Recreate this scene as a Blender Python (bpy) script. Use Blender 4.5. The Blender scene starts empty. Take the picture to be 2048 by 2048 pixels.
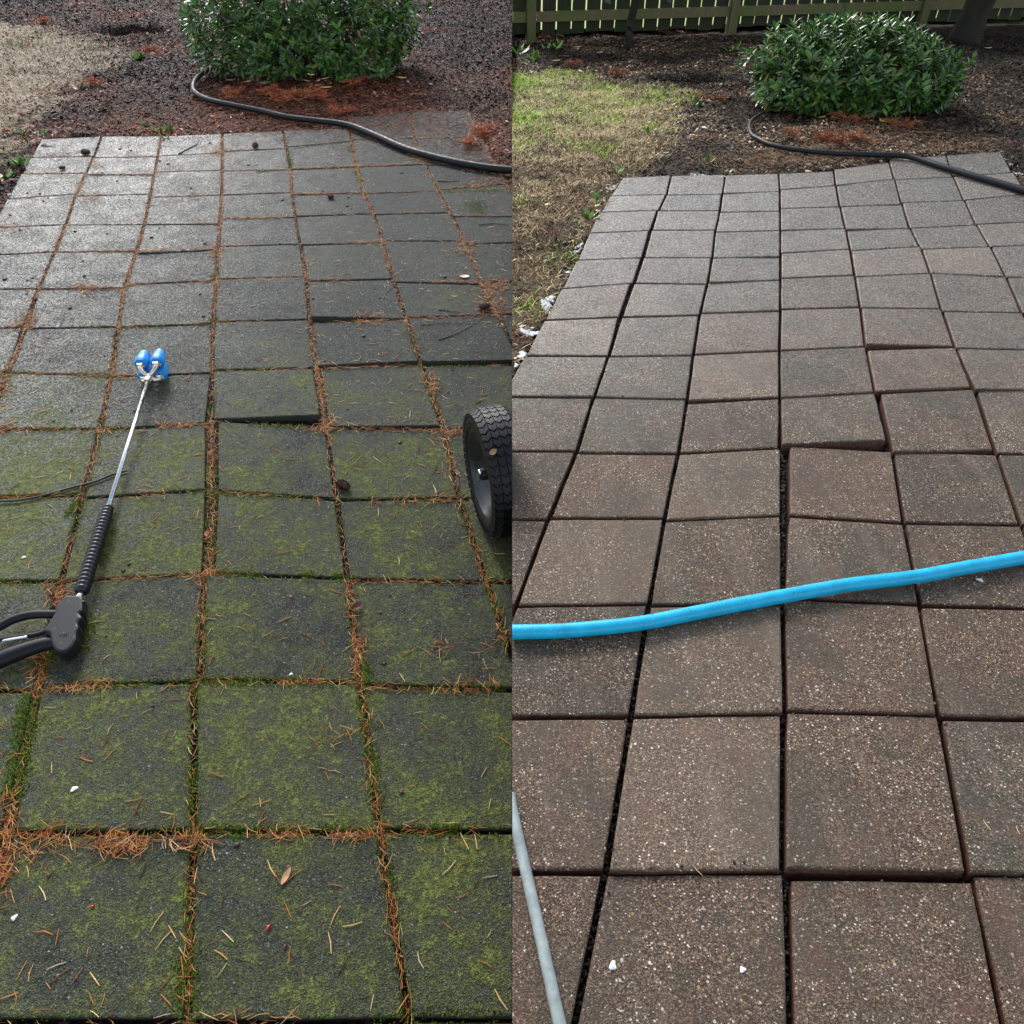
import bpy, math, random
import numpy as np
from mathutils import Vector, Matrix

random.seed(7)
rng = np.random.default_rng(11)
sc = bpy.context.scene
COL = sc.collection

# ---------------------------------------------------------------- camera
CAM_H = 1.293
PITCH = math.radians(39.69)
F = 1541.0                      # focal length in pixels of a 2048 px frame
cam_d = bpy.data.cameras.new('camera')
cam_d.sensor_width = 36.0
cam_d.lens = F / 2048 * 36
cam_d.clip_start = 0.02
cam_d.clip_end = 2000
cam = bpy.data.objects.new('camera', cam_d)
COL.objects.link(cam)
cam.location = (0, 0, CAM_H)
cam.rotation_euler = (math.pi / 2 - PITCH, 0, 0)
sc.camera = cam

# ---------------------------------------------------------------- light
SUN_AZ, SUN_EL = math.radians(-19), math.radians(34)    # azimuth from +Y towards +X
world = bpy.data.worlds.new('World')
sc.world = world
world.use_nodes = True
wt = world.node_tree
bg = wt.nodes['Background']
sky = wt.nodes.new('ShaderNodeTexSky')
sky.sky_type = 'NISHITA'
sky.sun_disc = False
sky.sun_elevation = SUN_EL
sky.sun_rotation = SUN_AZ
sky.air_density = 1.0
sky.dust_density = 1.6
sky.ozone_density = 1.0
grey = wt.nodes.new('ShaderNodeHueSaturation')      # overcast: most of the blue is gone
grey.inputs['Saturation'].default_value = 0.5
wt.links.new(sky.outputs[0], grey.inputs['Color'])
wt.links.new(grey.outputs[0], bg.inputs[0])
bg.inputs[1].default_value = 0.15
sun_d = bpy.data.lights.new('sun', 'SUN')
sun_d.energy = 1.5
sun_d.angle = math.radians(14)
sun_d.color = (1.0, 0.99, 0.975)
sun = bpy.data.objects.new('sun', sun_d)
COL.objects.link(sun)
sd = Vector((math.sin(SUN_AZ) * math.cos(SUN_EL), math.cos(SUN_AZ) * math.cos(SUN_EL), math.sin(SUN_EL)))
sun.rotation_euler = sd.to_track_quat('Z', 'Y').to_euler()
sun.location = sd * 20
vs = sc.view_settings
vs.view_transform = 'Standard'
vs.look = 'None'
vs.gamma = 1
vs.use_curve_mapping = False
vs.exposure = 0.98

# ---------------------------------------------------------------- ground survey
# Left of x = 0 the unwashed garden slopes gently up (3 degrees); right of it the washed one is level.
SL, Z0L = 0.0529, -0.30
ALPHA = math.atan(SL)
KL = (CAM_H - Z0L) / 1.393          # scale of the left garden


def ray(u, v):
    dx, dy = (u - 1024) / F, (1024 - v) / F
    return np.array([dx, math.cos(PITCH) + dy * math.sin(PITCH), -math.sin(PITCH) + dy * math.cos(PITCH)])


def hit(u, v, side, lift=0.0):
    d = ray(u, v)
    if side == 'L':
        t = (Z0L + lift - CAM_H) / (d[2] - SL * d[1])
    else:
        t = (lift - CAM_H) / d[2]
    return np.array([d[0] * t, d[1] * t, CAM_H + d[2] * t])


def surf(side, y):
    return Z0L + SL * y if side == 'L' else 0.0 * y


def zat(Y, v):
    d = ray(1024, v)
    return CAM_H + Y * d[2] / d[1]


def pxm(side, v):
    return 0.529 / KL * (v + 399) if side == 'L' else 0.595 * (v + 255)


def sinphi(side, v):
    return math.sin(PITCH - math.atan((1024 - v) / F) + (ALPHA if side == 'L' else 0))


UP = {'L': np.array([0, -math.sin(ALPHA), math.cos(ALPHA)]), 'R': np.array([0, 0, 1.0])}
FW = {'L': np.array([0, math.cos(ALPHA), math.sin(ALPHA)]), 'R': np.array([0, 1.0, 0])}
XR = np.array([1.0, 0, 0])

# ---------------------------------------------------------------- noise


def _hash(ix, iy, seed):
    n = (ix * 374761393 + iy * 668265263 + seed * 974711) & 0xffffffff
    n = ((n ^ (n >> 13)) * 1274126177) & 0xffffffff
    return ((n ^ (n >> 16)) & 0xffff) / 65535.0


def vnoise(x, y, s, seed=0):
    x, y = np.asarray(x, float) * s, np.asarray(y, float) * s
    ix, iy = np.floor(x).astype(np.int64), np.floor(y).astype(np.int64)
    fx, fy = x - ix, y - iy
    fx, fy = fx * fx * (3 - 2 * fx), fy * fy * (3 - 2 * fy)
    a, b = _hash(ix, iy, seed), _hash(ix + 1, iy, seed)
    c, d = _hash(ix, iy + 1, seed), _hash(ix + 1, iy + 1, seed)
    return (a * (1 - fx) + b * fx) * (1 - fy) + (c * (1 - fx) + d * fx) * fy


def fbm(x, y, s, seed=0):
    return 0.55 * vnoise(x, y, s, seed) + 0.3 * vnoise(x, y, s * 2.1, seed + 1) + 0.15 * vnoise(x, y, s * 4.3, seed + 2)


def sstep(a, b, x):
    t = np.clip((np.asarray(x, float) - a) / (b - a), 0, 1)
    return t * t * (3 - 2 * t)


def in_poly(px, py, poly):
    px, py = np.asarray(px, float), np.asarray(py, float)
    ins = np.zeros(px.shape, bool)
    n = len(poly)
    for i in range(n):
        x1, y1 = poly[i][:2]
        x2, y2 = poly[(i + 1) % n][:2]
        c = ((y1 > py) != (y2 > py)) & (px < (x2 - x1) * (py - y1) / ((y2 - y1) + 1e-12) + x1)
        ins ^= c
    return ins


def to_px(P):
    P = np.asarray(P, float)
    rx = P[..., 0]
    ry = P[..., 1]
    rz = P[..., 2] - CAM_H
    dep = ry * math.cos(PITCH) - rz * math.sin(PITCH)
    up = ry * math.sin(PITCH) + rz * math.cos(PITCH)
    return 1024 + F * rx / dep, 1024 - F * up / dep, dep

# ---------------------------------------------------------------- materials


class NT:
    def __init__(self, name):
        self.m = bpy.data.materials.new(name)
        self.m.use_nodes = True
        self.t = self.m.node_tree
        self.b = self.t.nodes['Principled BSDF']

    def n(self, typ, **kw):
        nd = self.t.nodes.new(typ)
        for k, v in kw.items():
            if hasattr(nd, k) and k not in nd.inputs:
                setattr(nd, k, v)
            else:
                nd.inputs[k].default_value = v
        return nd

    def l(self, a, b):
        self.t.links.new(a, b)

    def noise(self, vec, scale, detail=3, rough=0.55):
        nd = self.n('ShaderNodeTexNoise')
        nd.inputs['Scale'].default_value = scale
        nd.inputs['Detail'].default_value = detail
        nd.inputs['Roughness'].default_value = rough
        self.l(vec, nd.inputs['Vector'])
        return nd

    def vor(self, vec, scale):
        nd = self.n('ShaderNodeTexVoronoi')
        nd.inputs['Scale'].default_value = scale
        self.l(vec, nd.inputs['Vector'])
        return nd

    def ramp(self, fac, stops, interp='LINEAR'):
        nd = self.n('ShaderNodeValToRGB')
        cr = nd.color_ramp
        cr.interpolation = interp
        while len(cr.elements) < len(stops):
            cr.elements.new(0.5)
        for e, (p, c) in zip(cr.elements, stops):
            e.position = p
            e.color = (c, c, c, 1) if isinstance(c, (int, float)) else (*c, 1)
        self.l(fac, nd.inputs[0])
        return nd.outputs[0]

    def mix(self, fac, a, b, mode='MIX'):
        nd = self.n('ShaderNodeMix')
        nd.data_type = 'RGBA'
        nd.blend_type = mode
        for s, v in ((nd.inputs[0], fac), (nd.inputs[6], a), (nd.inputs[7], b)):
            if isinstance(v, (int, float)):
                s.default_value = v
            elif isinstance(v, tuple):
                s.default_value = (*v, 1)
            else:
                self.l(v, s)
        return nd.outputs[2]

    def math(self, op, a, b=0.0, clamp=False):
        nd = self.n('ShaderNodeMath')
        nd.operation = op
        nd.use_clamp = clamp
        for s, v in ((nd.inputs[0], a), (nd.inputs[1], b)):
            if isinstance(v, (int, float)):
                s.default_value = v
            else:
                self.l(v, s)
        return nd.outputs[0]

    def bump(self, h, strength=0.5, dist=0.002):
        nd = self.n('ShaderNodeBump')
        nd.inputs['Strength'].default_value = strength
        nd.inputs['Distance'].default_value = dist
        self.l(h, nd.inputs['Height'])
        self.l(nd.outputs[0], self.b.inputs['Normal'])

    def objvec(self):
        tc = self.n('ShaderNodeTexCoord')
        oi = self.n('ShaderNodeObjectInfo')
        sc_ = self.n('ShaderNodeVectorMath')
        sc_.operation = 'SCALE'
        cmb = self.n('ShaderNodeCombineXYZ')
        self.l(oi.outputs['Random'], cmb.inputs[0])
        self.l(oi.outputs['Random'], cmb.inputs[1])
        self.l(cmb.outputs[0], sc_.inputs[0])
        sc_.inputs['Scale'].default_value = 57.0
        ad = self.n('ShaderNodeVectorMath')
        ad.operation = 'ADD'
        self.l(tc.outputs['Object'], ad.inputs[0])
        self.l(sc_.outputs[0], ad.inputs[1])
        return ad.outputs[0], oi.outputs['Random']

    def pos(self):
        return self.n('ShaderNodeNewGeometry').outputs['Position']

    def set(self, **kw):
        for k, v in kw.items():
            k = k.replace('_', ' ')
            s = self.b.inputs[k]
            if isinstance(v, (int, float)):
                s.default_value = v
            elif isinstance(v, tuple):
                s.default_value = (*v, 1)
            else:
                self.l(v, s)


def mat_plain(name, col, rough=0.5, metal=0.0, var=0.25, scale=60.0, spec=0.5, bump=0.0):
    m = NT(name)
    v = m.n('ShaderNodeTexCoord').outputs['Object']
    nz = m.noise(v, scale, 4)
    a = tuple(c * (1 - var) for c in col)
    b = tuple(min(1, c * (1 + var)) for c in col)
    c = m.ramp(nz.outputs['Fac'], [(0.3, a), (0.7, b)])
    m.set(Base_Color=c, Metallic=metal, Specular_IOR_Level=spec,
          Roughness=m.ramp(nz.outputs['Fac'], [(0.3, max(0.03, rough - 0.12)), (0.7, min(1, rough + 0.12))]))
    if bump:
        m.bump(nz.outputs['Fac'], bump, 0.002)
    return m.m


def mat_attr(name, rough=0.6, spec=0.5, var=0.0):
    m = NT(name)
    at = m.n('ShaderNodeAttribute')
    at.attribute_name = 'Col'
    m.set(Base_Color=at.outputs['Color'], Roughness=rough, Specular_IOR_Level=spec)
    return m.m


def mat_paver_mossy():
    m = NT('paver_mossy')
    ov, rnd = m.objvec()
    wp = m.pos()
    fine = m.vor(ov, 420)
    mid = m.vor(ov, 170)
    sep = m.n('ShaderNodeSeparateColor')
    m.l(fine.outputs['Color'], sep.inputs[0])
    sep2 = m.n('ShaderNodeSeparateColor')
    m.l(mid.outputs['Color'], sep2.inputs[0])
    sepp = m.n('ShaderNodeSeparateXYZ')
    m.l(wp, sepp.inputs[0])
    base = m.ramp(sep.outputs[0], [(0, (0.005, 0.0055, 0.005)), (0.33, (0.026, 0.029, 0.026)), (0.68, (0.060, 0.065, 0.057)),
                                   (0.89, (0.125, 0.13, 0.118)), (0.972, (0.28, 0.285, 0.27))], 'CONSTANT')
    small = m.ramp(mid.outputs['Distance'], [(0.0, 1), (0.30, 1), (0.36, 0)])
    st = m.math('MULTIPLY', m.ramp(sep2.outputs[1], [(0, 0), (0.975, 0.9)], 'CONSTANT'), small)
    base = m.mix(st, base, (0.60, 0.60, 0.56))
    spots = m.noise(ov, 30, 4, 0.6)
    base = m.mix(m.ramp(spots.outputs['Fac'], [(0.62, 0), (0.68, 0.85)]), base, (0.007, 0.008, 0.008))
    dk = m.ramp(sep2.outputs[0], [(0, 0), (0.70, 0.75)], 'CONSTANT')
    base = m.mix(m.math('MULTIPLY', dk, m.ramp(mid.outputs['Distance'], [(0, 1), (0.4, 1), (0.5, 0)])), base, (0.006, 0.007, 0.006))
    stain = m.noise(wp, 5.5, 4, 0.6)
    base = m.mix(m.ramp(stain.outputs['Fac'], [(0.35, 0.4), (0.6, 0)]), base, (0.014, 0.016, 0.013))
    base = m.mix(0.25, base, m.ramp(rnd, [(0, (0.008, 0.011, 0.009)), (0.5, (0.030, 0.033, 0.028)), (1, (0.058, 0.060, 0.052))]))
    # algae and moss: a thin blotchy film, thick on the near and middle slabs, sparse further off
    near = m.ramp(m.math('MULTIPLY', sepp.outputs[1], 0.25 / KL), [(0.1, 0.86), (0.22, 0.93), (0.32, 1.0), (0.46, 0.95), (0.54, 0.62), (0.64, 0.36), (1.0, 0.22)])
    n0 = m.noise(wp, 4.2, 2)
    n1 = m.noise(wp, 16, 4, 0.65)
    n2 = m.noise(wp, 70, 4, 0.7)
    s = m.math('ADD', m.math('MULTIPLY', n1.outputs['Fac'], 0.85), m.math('MULTIPLY', n2.outputs['Fac'], 0.60))
    s = m.math('ADD', s, m.math('MULTIPLY', n0.outputs['Fac'], 0.55))
    s = m.math('ADD', s, m.math('MULTIPLY', sep.outputs[1], 0.14))
    s = m.math('SUBTRACT', s, m.math('MULTIPLY', m.math('SUBTRACT', 1.0, near), 0.42))
    s = m.math('ADD', s, m.math('MULTIPLY', m.math('SUBTRACT', rnd, 0.5), 0.13))
    film = m.ramp(m.math('SUBTRACT', s, 0.5), [(0.34, 0), (0.62, 0.74)])
    thick = m.ramp(m.math('SUBTRACT', s, 0.5), [(0.56, 0), (0.74, 0.85)])
    filmc = m.ramp(sep.outputs[1], [(0, (0.030, 0.035, 0.015)), (1, (0.105, 0.115, 0.046))])
    thickc = m.ramp(m.math('ADD', m.math('MULTIPLY', n2.outputs['Fac'], 0.8), m.math('MULTIPLY', sep.outputs[1], 0.25)),
                    [(0.32, (0.030, 0.037, 0.009)), (0.55, (0.100, 0.118, 0.030)), (0.75, (0.21, 0.235, 0.066))])
    col = m.mix(film, base, filmc)
    col = m.mix(thick, col, thickc)
    # rain film, its gloss graded along x to imitate sky reflection, broken by coarse grain
    wet = m.ramp(m.math('MULTIPLY', sepp.outputs[0], -0.4), [(0.0, 0.0), (0.30, 0.06), (0.56, 0.5), (0.86, 1.0)])
    wetr = wet
    brk = m.noise(ov, 110, 3, 0.8)
    brk2 = m.noise(wp, 9, 3, 0.6)
    bk = m.ramp(m.math('ADD', m.math('MULTIPLY', brk.outputs['Fac'], 0.75), m.math('MULTIPLY', brk2.outputs['Fac'], 0.20)), [(0.41, 0.0), (0.55, 1.0)])
    wet = m.math('MULTIPLY', wet, bk)
    wet = m.math('MULTIPLY', wet, m.ramp(sep2.outputs[2], [(0.10, 0.0), (0.45, 1.0)]))
    r0 = m.ramp(sep.outputs[2], [(0, 0.55), (1, 0.9)])
    r1 = m.ramp(sep.outputs[2], [(0, 0.22), (1, 0.46)])
    r = m.mix(wet, r0, r1)
    r = m.mix(thick, r, (0.9, 0.9, 0.9))
    m.set(Base_Color=col, Roughness=r, Specular_IOR_Level=m.math('ADD', 0.16, m.math('MULTIPLY', wet, 0.84)))
    h = m.math('ADD', fine.outputs['Distance'], m.math('MULTIPLY', brk.outputs['Fac'], 1.8))
    h = m.math('ADD', h, m.math('MULTIPLY', thick, 1.6))
    h = m.math('MULTIPLY', h, m.math('SUBTRACT', 1.0, m.math('MULTIPLY', wetr, 0.42)))
    m.bump(h, 0.75, 0.0026)
    return m.m


def mat_paver_clean():
    m = NT('paver_washed')
    ov, rnd = m.objvec()
    wp = m.pos()
    sepp = m.n('ShaderNodeSeparateXYZ')
    m.l(wp, sepp.inputs[0])
    fine = m.vor(ov, 480)
    mid = m.vor(ov, 200)
    big = m.vor(ov, 95)
    seps = []
    for q in (fine, mid, big):
        sp = m.n('ShaderNodeSeparateColor')
        m.l(q.outputs['Color'], sp.inputs[0])
        seps.append(sp)
    sep, sep2, sep3 = seps
    base = m.ramp(sep.outputs[0], [(0, (0.005, 0.005, 0.005)), (0.22, (0.024, 0.018, 0.013)), (0.40, (0.090, 0.060, 0.036)),
                                   (0.60, (0.160, 0.106, 0.066)), (0.80, (0.26, 0.188, 0.122)), (0.945, (0.38, 0.29, 0.20)),
                                   (0.984, (0.82, 0.76, 0.64))], 'CONSTANT')
    sm = m.ramp(mid.outputs['Distance'], [(0, 1), (0.34, 1), (0.42, 0)])
    base = m.mix(m.math('MULTIPLY', m.ramp(sep2.outputs[1], [(0, 0), (0.74, 0.9)], 'CONSTANT'), sm), base, (0.010, 0.015, 0.018))
    base = m.mix(m.math('MULTIPLY', m.ramp(sep2.outputs[0], [(0, 0), (0.965, 0.95)], 'CONSTANT'), sm), base, (0.80, 0.75, 0.66))
    sb = m.ramp(big.outputs['Distance'], [(0, 1), (0.20, 1), (0.26, 0)])
    base = m.mix(m.math('MULTIPLY', m.ramp(sep3.outputs[2], [(0, 0), (0.975, 0.9)], 'CONSTANT'), sb), base, (0.55, 0.36, 0.12))
    base = m.mix(m.math('MULTIPLY', m.ramp(sep3.outputs[0], [(0, 0), (0.97, 0.95)], 'CONSTANT'), sb), base, (0.80, 0.77, 0.72))
    base = m.mix(m.math('MULTIPLY', m.ramp(sep3.outputs[1], [(0, 0), (0.93, 0.85)], 'CONSTANT'), m.ramp(big.outputs['Distance'], [(0, 1), (0.30, 1), (0.38, 0)])), base, (0.012, 0.013, 0.016))
    n1 = m.noise(wp, 5, 4, 0.6)
    n2 = m.noise(ov, 9, 5, 0.65)
    n3 = m.noise(ov, 14, 4, 0.6)
    base = m.mix(m.ramp(n1.outputs['Fac'], [(0.38, 0.62), (0.58, 0)]), base, (0.036, 0.041, 0.033))
    base = m.mix(m.ramp(n2.outputs['Fac'], [(0.52, 0), (0.74, 0.5)]), base, (0.135, 0.062, 0.040))
    base = m.mix(m.ramp(n3.outputs['Fac'], [(0.58, 0), (0.70, 0.55)]), base, (0.020, 0.034, 0.018))
    mp_ = m.n('ShaderNodeMapping')
    mp_.inputs['Rotation'].default_value = (0, 0, 0.5)
    mp_.inputs['Scale'].default_value = (13, 1.6, 1)
    m.l(wp, mp_.inputs[0])
    stk = m.noise(mp_.outputs[0], 1.0, 4, 0.6)
    base = m.mix(m.ramp(stk.outputs['Fac'], [(0.52, 0), (0.68, 0.22)]), base, (0.24, 0.20, 0.155))
    far_sheen = m.ramp(m.math('MULTIPLY', sepp.outputs[1], 0.2), [(0.40, 0.0), (0.85, 0.8)])  # far slabs paled: their wet sheen is put into the base colour
    base = m.mix(far_sheen, base, m.ramp(sep2.outputs[2], [(0, (0.018, 0.019, 0.018)), (0.30, (0.12, 0.122, 0.105)), (0.72, (0.27, 0.27, 0.235)), (0.92, (0.58, 0.57, 0.51))], 'CONSTANT'))
    base = m.mix(0.28, base, m.ramp(rnd, [(0, (0.030, 0.028, 0.022)), (0.3, (0.15, 0.085, 0.060)), (0.6, (0.075, 0.068, 0.054)), (1, (0.24, 0.165, 0.12))]))
    wet = m.ramp(m.math('MULTIPLY', sepp.outputs[0], 0.33), [(0.05, 1.0), (0.48, 0.9), (0.95, 0.15)])
    wet = m.math('MULTIPLY', wet, m.ramp(m.math('MULTIPLY', sepp.outputs[1], 0.2), [(0.34, 0.06), (0.52, 0.55), (0.75, 1.0)]))
    wetr = wet
    brk = m.noise(ov, 80, 3, 0.75)
    brk2 = m.noise(wp, 8, 3, 0.6)
    wet = m.math('MULTIPLY', wet, m.ramp(m.math('ADD', m.math('MULTIPLY', brk.outputs['Fac'], 0.75), m.math('MULTIPLY', brk2.outputs['Fac'], 0.25)), [(0.40, 0.1), (0.54, 1.0)]))
    wet = m.math('MULTIPLY', wet, m.ramp(sep2.outputs[1], [(0.0, 0.15), (0.35, 1.0)]))
    r = m.mix(wet, m.ramp(sep.outputs[2], [(0, 0.45), (1, 0.85)]), m.ramp(sep.outputs[2], [(0, 0.26), (1, 0.52)]))
    m.set(Base_Color=base, Roughness=r, Specular_IOR_Level=m.math('ADD', 0.16, m.math('MULTIPLY', wet, 0.84)))
    h = m.math('ADD', fine.outputs['Distance'], m.math('MULTIPLY', mid.outputs['Distance'], 0.7))
    h = m.math('ADD', h, m.math('MULTIPLY', brk.outputs['Fac'], 1.4))
    h = m.math('MULTIPLY', h, m.math('SUBTRACT', 1.0, m.math('MULTIPLY', wetr, 0.5)))
    m.bump(h, 0.5, 0.002)
    return m.m


def mat_ground(name, dark, mid, lite, lawn, litter):
    """garden soil: Col.r = thatch of the lawn, Col.g = orange needle litter, Col.b = bare wet soil and painted shade of the hollows"""
    m = NT(name)
    wp = m.pos()
    at = m.n('ShaderNodeAttribute')
    at.attribute_name = 'Col'
    sp = m.n('ShaderNodeSeparateColor')
    m.l(at.outputs['Color'], sp.inputs[0])
    v = m.vor(wp, 75)
    s = m.n('ShaderNodeSeparateColor')
    m.l(v.outputs['Color'], s.inputs[0])
    n = m.noise(wp, 40, 5, 0.7)
    c = m.ramp(s.outputs[0], [(0, dark), (0.55, mid), (0.9, lite)], 'CONSTANT')
    c = m.mix(m.ramp(n.outputs['Fac'], [(0.35, 0.7), (0.6, 0)]), c, dark)
    c = m.mix(m.math('MULTIPLY', sp.outputs[1], m.ramp(s.outputs[1], [(0.2, 0.2), (0.8, 1)])), c, litter)
    lc = m.mix(m.ramp(n.outputs['Fac'], [(0.4, 1), (0.65, 0)]), lawn, tuple(x * 0.35 for x in lawn))
    c = m.mix(sp.outputs[0], c, lc)
    c = m.mix(sp.outputs[2], c, (0.012, 0.009, 0.007))
    m.set(Base_Color=c, Roughness=m.ramp(s.outputs[2], [(0, 0.6), (1, 0.9)]), Specular_IOR_Level=0.12)
    m.bump(m.math('ADD', v.outputs['Distance'], n.outputs['Fac']), 0.9, 0.012)
    return m.m


def mat_leaf(name, c0, c1, use_obj):
    m = NT(name)
    if use_obj:
        r = m.n('ShaderNodeObjectInfo').outputs['Random']
    else:
        at = m.n('ShaderNodeAttribute')
        at.attribute_name = 'Col'
        r = at.outputs['Fac']
    c = m.ramp(r, [(0, c0), (0.75, c1), (0.93, tuple(min(1, x * 1.7) for x in c1)), (0.985, (0.20, 0.17, 0.03)), (1, (0.20, 0.09, 0.03))])
    m.set(Base_Color=c, Roughness=0.24, Specular_IOR_Level=0.6)
    tr = m.n('ShaderNodeBsdfTranslucent')
    m.l(m.mix(1.0, c, (1.6, 1.9, 0.7), 'MULTIPLY'), tr.inputs[0])
    mx = m.n('ShaderNodeMixShader')
    mx.inputs[0].default_value = 0.2
    m.l(m.b.outputs[0], mx.inputs[1])
    m.l(tr.outputs[0], mx.inputs[2])
    m.l(mx.outputs[0], m.t.nodes['Material Output'].inputs['Surface'])
    return m.m


def mat_wood(name, c0, c1, moss):
    m = NT(name)
    v = m.n('ShaderNodeTexCoord').outputs['Object']
    mp = m.n('ShaderNodeMapping')
    mp.inputs['Scale'].default_value = (1, 1, 0.12)
    m.l(v, mp.inputs[0])
    n = m.noise(mp.outputs[0], 55, 5, 0.65)
    n2 = m.noise(m.pos(), 3.5, 4, 0.6)
    c = m.ramp(n.outputs['Fac'], [(0.3, c0), (0.7, c1)])
    c = m.mix(m.ramp(n2.outputs['Fac'], [(0.40, 0), (0.58, 0.85)]), c, moss)
    m.set(Base_Color=c, Roughness=0.75, Specular_IOR_Level=0.3)
    m.bump(n.outputs['Fac'], 0.4, 0.004)
    return m.m


M = {}
M['paver_l'] = mat_paver_mossy()
M['paver_r'] = mat_paver_clean()
M['side_l'] = mat_plain('paver_side_mossy', (0.028, 0.030, 0.022), 0.75, var=0.5, scale=90, bump=0.4)
M['side_r'] = mat_plain('paver_side_washed', (0.085, 0.036, 0.022), 0.6, var=0.55, scale=120, bump=0.5)
M['bed_l'] = mat_plain('joint_litter', (0.022, 0.010, 0.006), 0.8, var=0.8, scale=140, bump=0.8)
M['bed_r'] = mat_plain('joint_soil', (0.018, 0.012, 0.008), 0.55, var=0.6, scale=140, bump=0.8)
M['ground_l'] = mat_ground('mulch_red', (0.008, 0.005, 0.0045), (0.034, 0.015, 0.012), (0.08, 0.036, 0.028), (0.46, 0.36, 0.23), (0.17, 0.055, 0.02))
M['ground_r'] = mat_ground('mulch_brown', (0.010, 0.0075, 0.006), (0.040, 0.029, 0.019), (0.10, 0.07, 0.042), (0.36, 0.29, 0.12), (0.16, 0.06, 0.022))
M['attr'] = mat_attr('litter', 0.55, 0.5)
M['attr_wet'] = mat_attr('litter_wet', 0.65, 0.12)
M['grass'] = mat_attr('grass_blades', 0.65, 0.15)
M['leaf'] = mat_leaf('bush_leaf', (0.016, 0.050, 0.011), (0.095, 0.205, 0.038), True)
M['leaf_j'] = mat_leaf('bush_foliage_shaded', (0.009, 0.030, 0.007), (0.066, 0.155, 0.026), False)  # darker copy of the leaf green: shade inside the bush painted in
M['stem'] = mat_plain('bush_stem', (0.05, 0.035, 0.02), 0.8)
M['picket'] = mat_wood('fence_board', (0.016, 0.016, 0.010), (0.042, 0.040, 0.020), (0.020, 0.034, 0.009))
M['rail'] = mat_wood('fence_rail', (0.11, 0.085, 0.046), (0.19, 0.15, 0.08), (0.105, 0.135, 0.034))
M['post'] = mat_wood('fence_post', (0.10, 0.075, 0.042), (0.17, 0.135, 0.07), (0.085, 0.115, 0.03))
M['bark'] = mat_wood('bark', (0.006, 0.005, 0.004), (0.026, 0.020, 0.014), (0.022, 0.024, 0.010))
M['blue_hose'] = mat_plain('blue_hose_rubber', (0.0, 0.40, 0.66), 0.34, var=0.14, scale=28, bump=0.01)
M['black_hose'] = mat_plain('black_hose_rubber', (0.010, 0.011, 0.013), 0.55, var=0.3, scale=60, spec=0.3)
M['grey_hose'] = mat_plain('grey_hose_rubber', (0.25, 0.29, 0.28), 0.42, var=0.25, scale=45)
M['black_plastic'] = mat_plain('black_plastic', (0.009, 0.010, 0.013), 0.45, var=0.25, scale=300, bump=0.03, spec=0.25)
M['black_rubber'] = mat_plain('black_rubber', (0.011, 0.011, 0.013), 0.38, var=0.3, scale=150, bump=0.1)
M['tyre'] = mat_plain('tyre_rubber', (0.005, 0.0055, 0.007), 0.5, var=0.3, scale=90, spec=0.3)
M['rim'] = mat_plain('rim_paint', (0.018, 0.020, 0.024), 0.32, var=0.2)
M['blue_plastic'] = mat_plain('blue_plastic', (0.0, 0.25, 0.70), 0.5, var=0.12, spec=0.35)
M['brass'] = mat_plain('plated_brass', (0.72, 0.66, 0.55), 0.28, metal=1.0, var=0.2, scale=90)
M['steel'] = mat_plain('stainless_steel', (0.70, 0.72, 0.74), 0.22, metal=1.0, var=0.08)
M['white_patches'] = mat_plain('white_patches', (0.66, 0.68, 0.68), 0.4, var=0.3, scale=30)
M['cone'] = mat_plain('cone_scale', (0.085, 0.035, 0.020), 0.5, var=0.5, scale=120)
M['twig'] = mat_plain('twig_bark', (0.022, 0.015, 0.011), 0.6, var=0.4)
M['red'] = mat_plain('red_leaf', (0.50, 0.035, 0.012), 0.35, var=0.3, scale=50)
M['pink'] = mat_plain('pink_leaf', (0.52, 0.33, 0.28), 0.5, var=0.15)
M['yellow'] = mat_plain('yellow_leaf', (0.68, 0.46, 0.10), 0.45, var=0.35, scale=40)
M['tan'] = mat_plain('tan_leaf', (0.36, 0.20, 0.09), 0.55, var=0.35, scale=60)
M['brown'] = mat_plain('brown_leaf', (0.11, 0.035, 0.022), 0.5, var=0.4, scale=80)
M['weed'] = mat_plain('weed_leaf', (0.13, 0.28, 0.03), 0.45, var=0.35, scale=50)
M['pebble'] = mat_plain('white_stone', (0.72, 0.71, 0.68), 0.5, var=0.08)

# ---------------------------------------------------------------- object helpers


def mesh_obj(name, verts, faces, mat, parent=None, smooth=False, cols=None, mats=None, fmat=None, origin=None):
    me = bpy.data.meshes.new(name)
    verts = np.asarray(verts, float)
    if origin is not None:
        verts = verts - np.asarray(origin, float)
    me.from_pydata(verts.tolist(), [], [list(map(int, f)) for f in faces])
    for m_ in (mats or [mat]):
        me.materials.append(m_)
    if fmat is not None:
        me.polygons.foreach_set('material_index', np.asarray(fmat, np.int32))
    if smooth:
        me.polygons.foreach_set('use_smooth', np.ones(len(me.polygons), bool))
    if cols is not None:
        a = me.color_attributes.new('Col', 'FLOAT_COLOR', 'POINT')
        cc = np.ones((len(verts), 4), np.float32)
        cc[:, :3] = np.asarray(cols)
        a.data.foreach_set('color', cc.ravel())
    me.update()
    o = bpy.data.objects.new(name, me)
    COL.objects.link(o)
    if origin is not None:
        o.location = Vector(origin)
    if parent is not None:
        o.parent = parent
    return o


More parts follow.
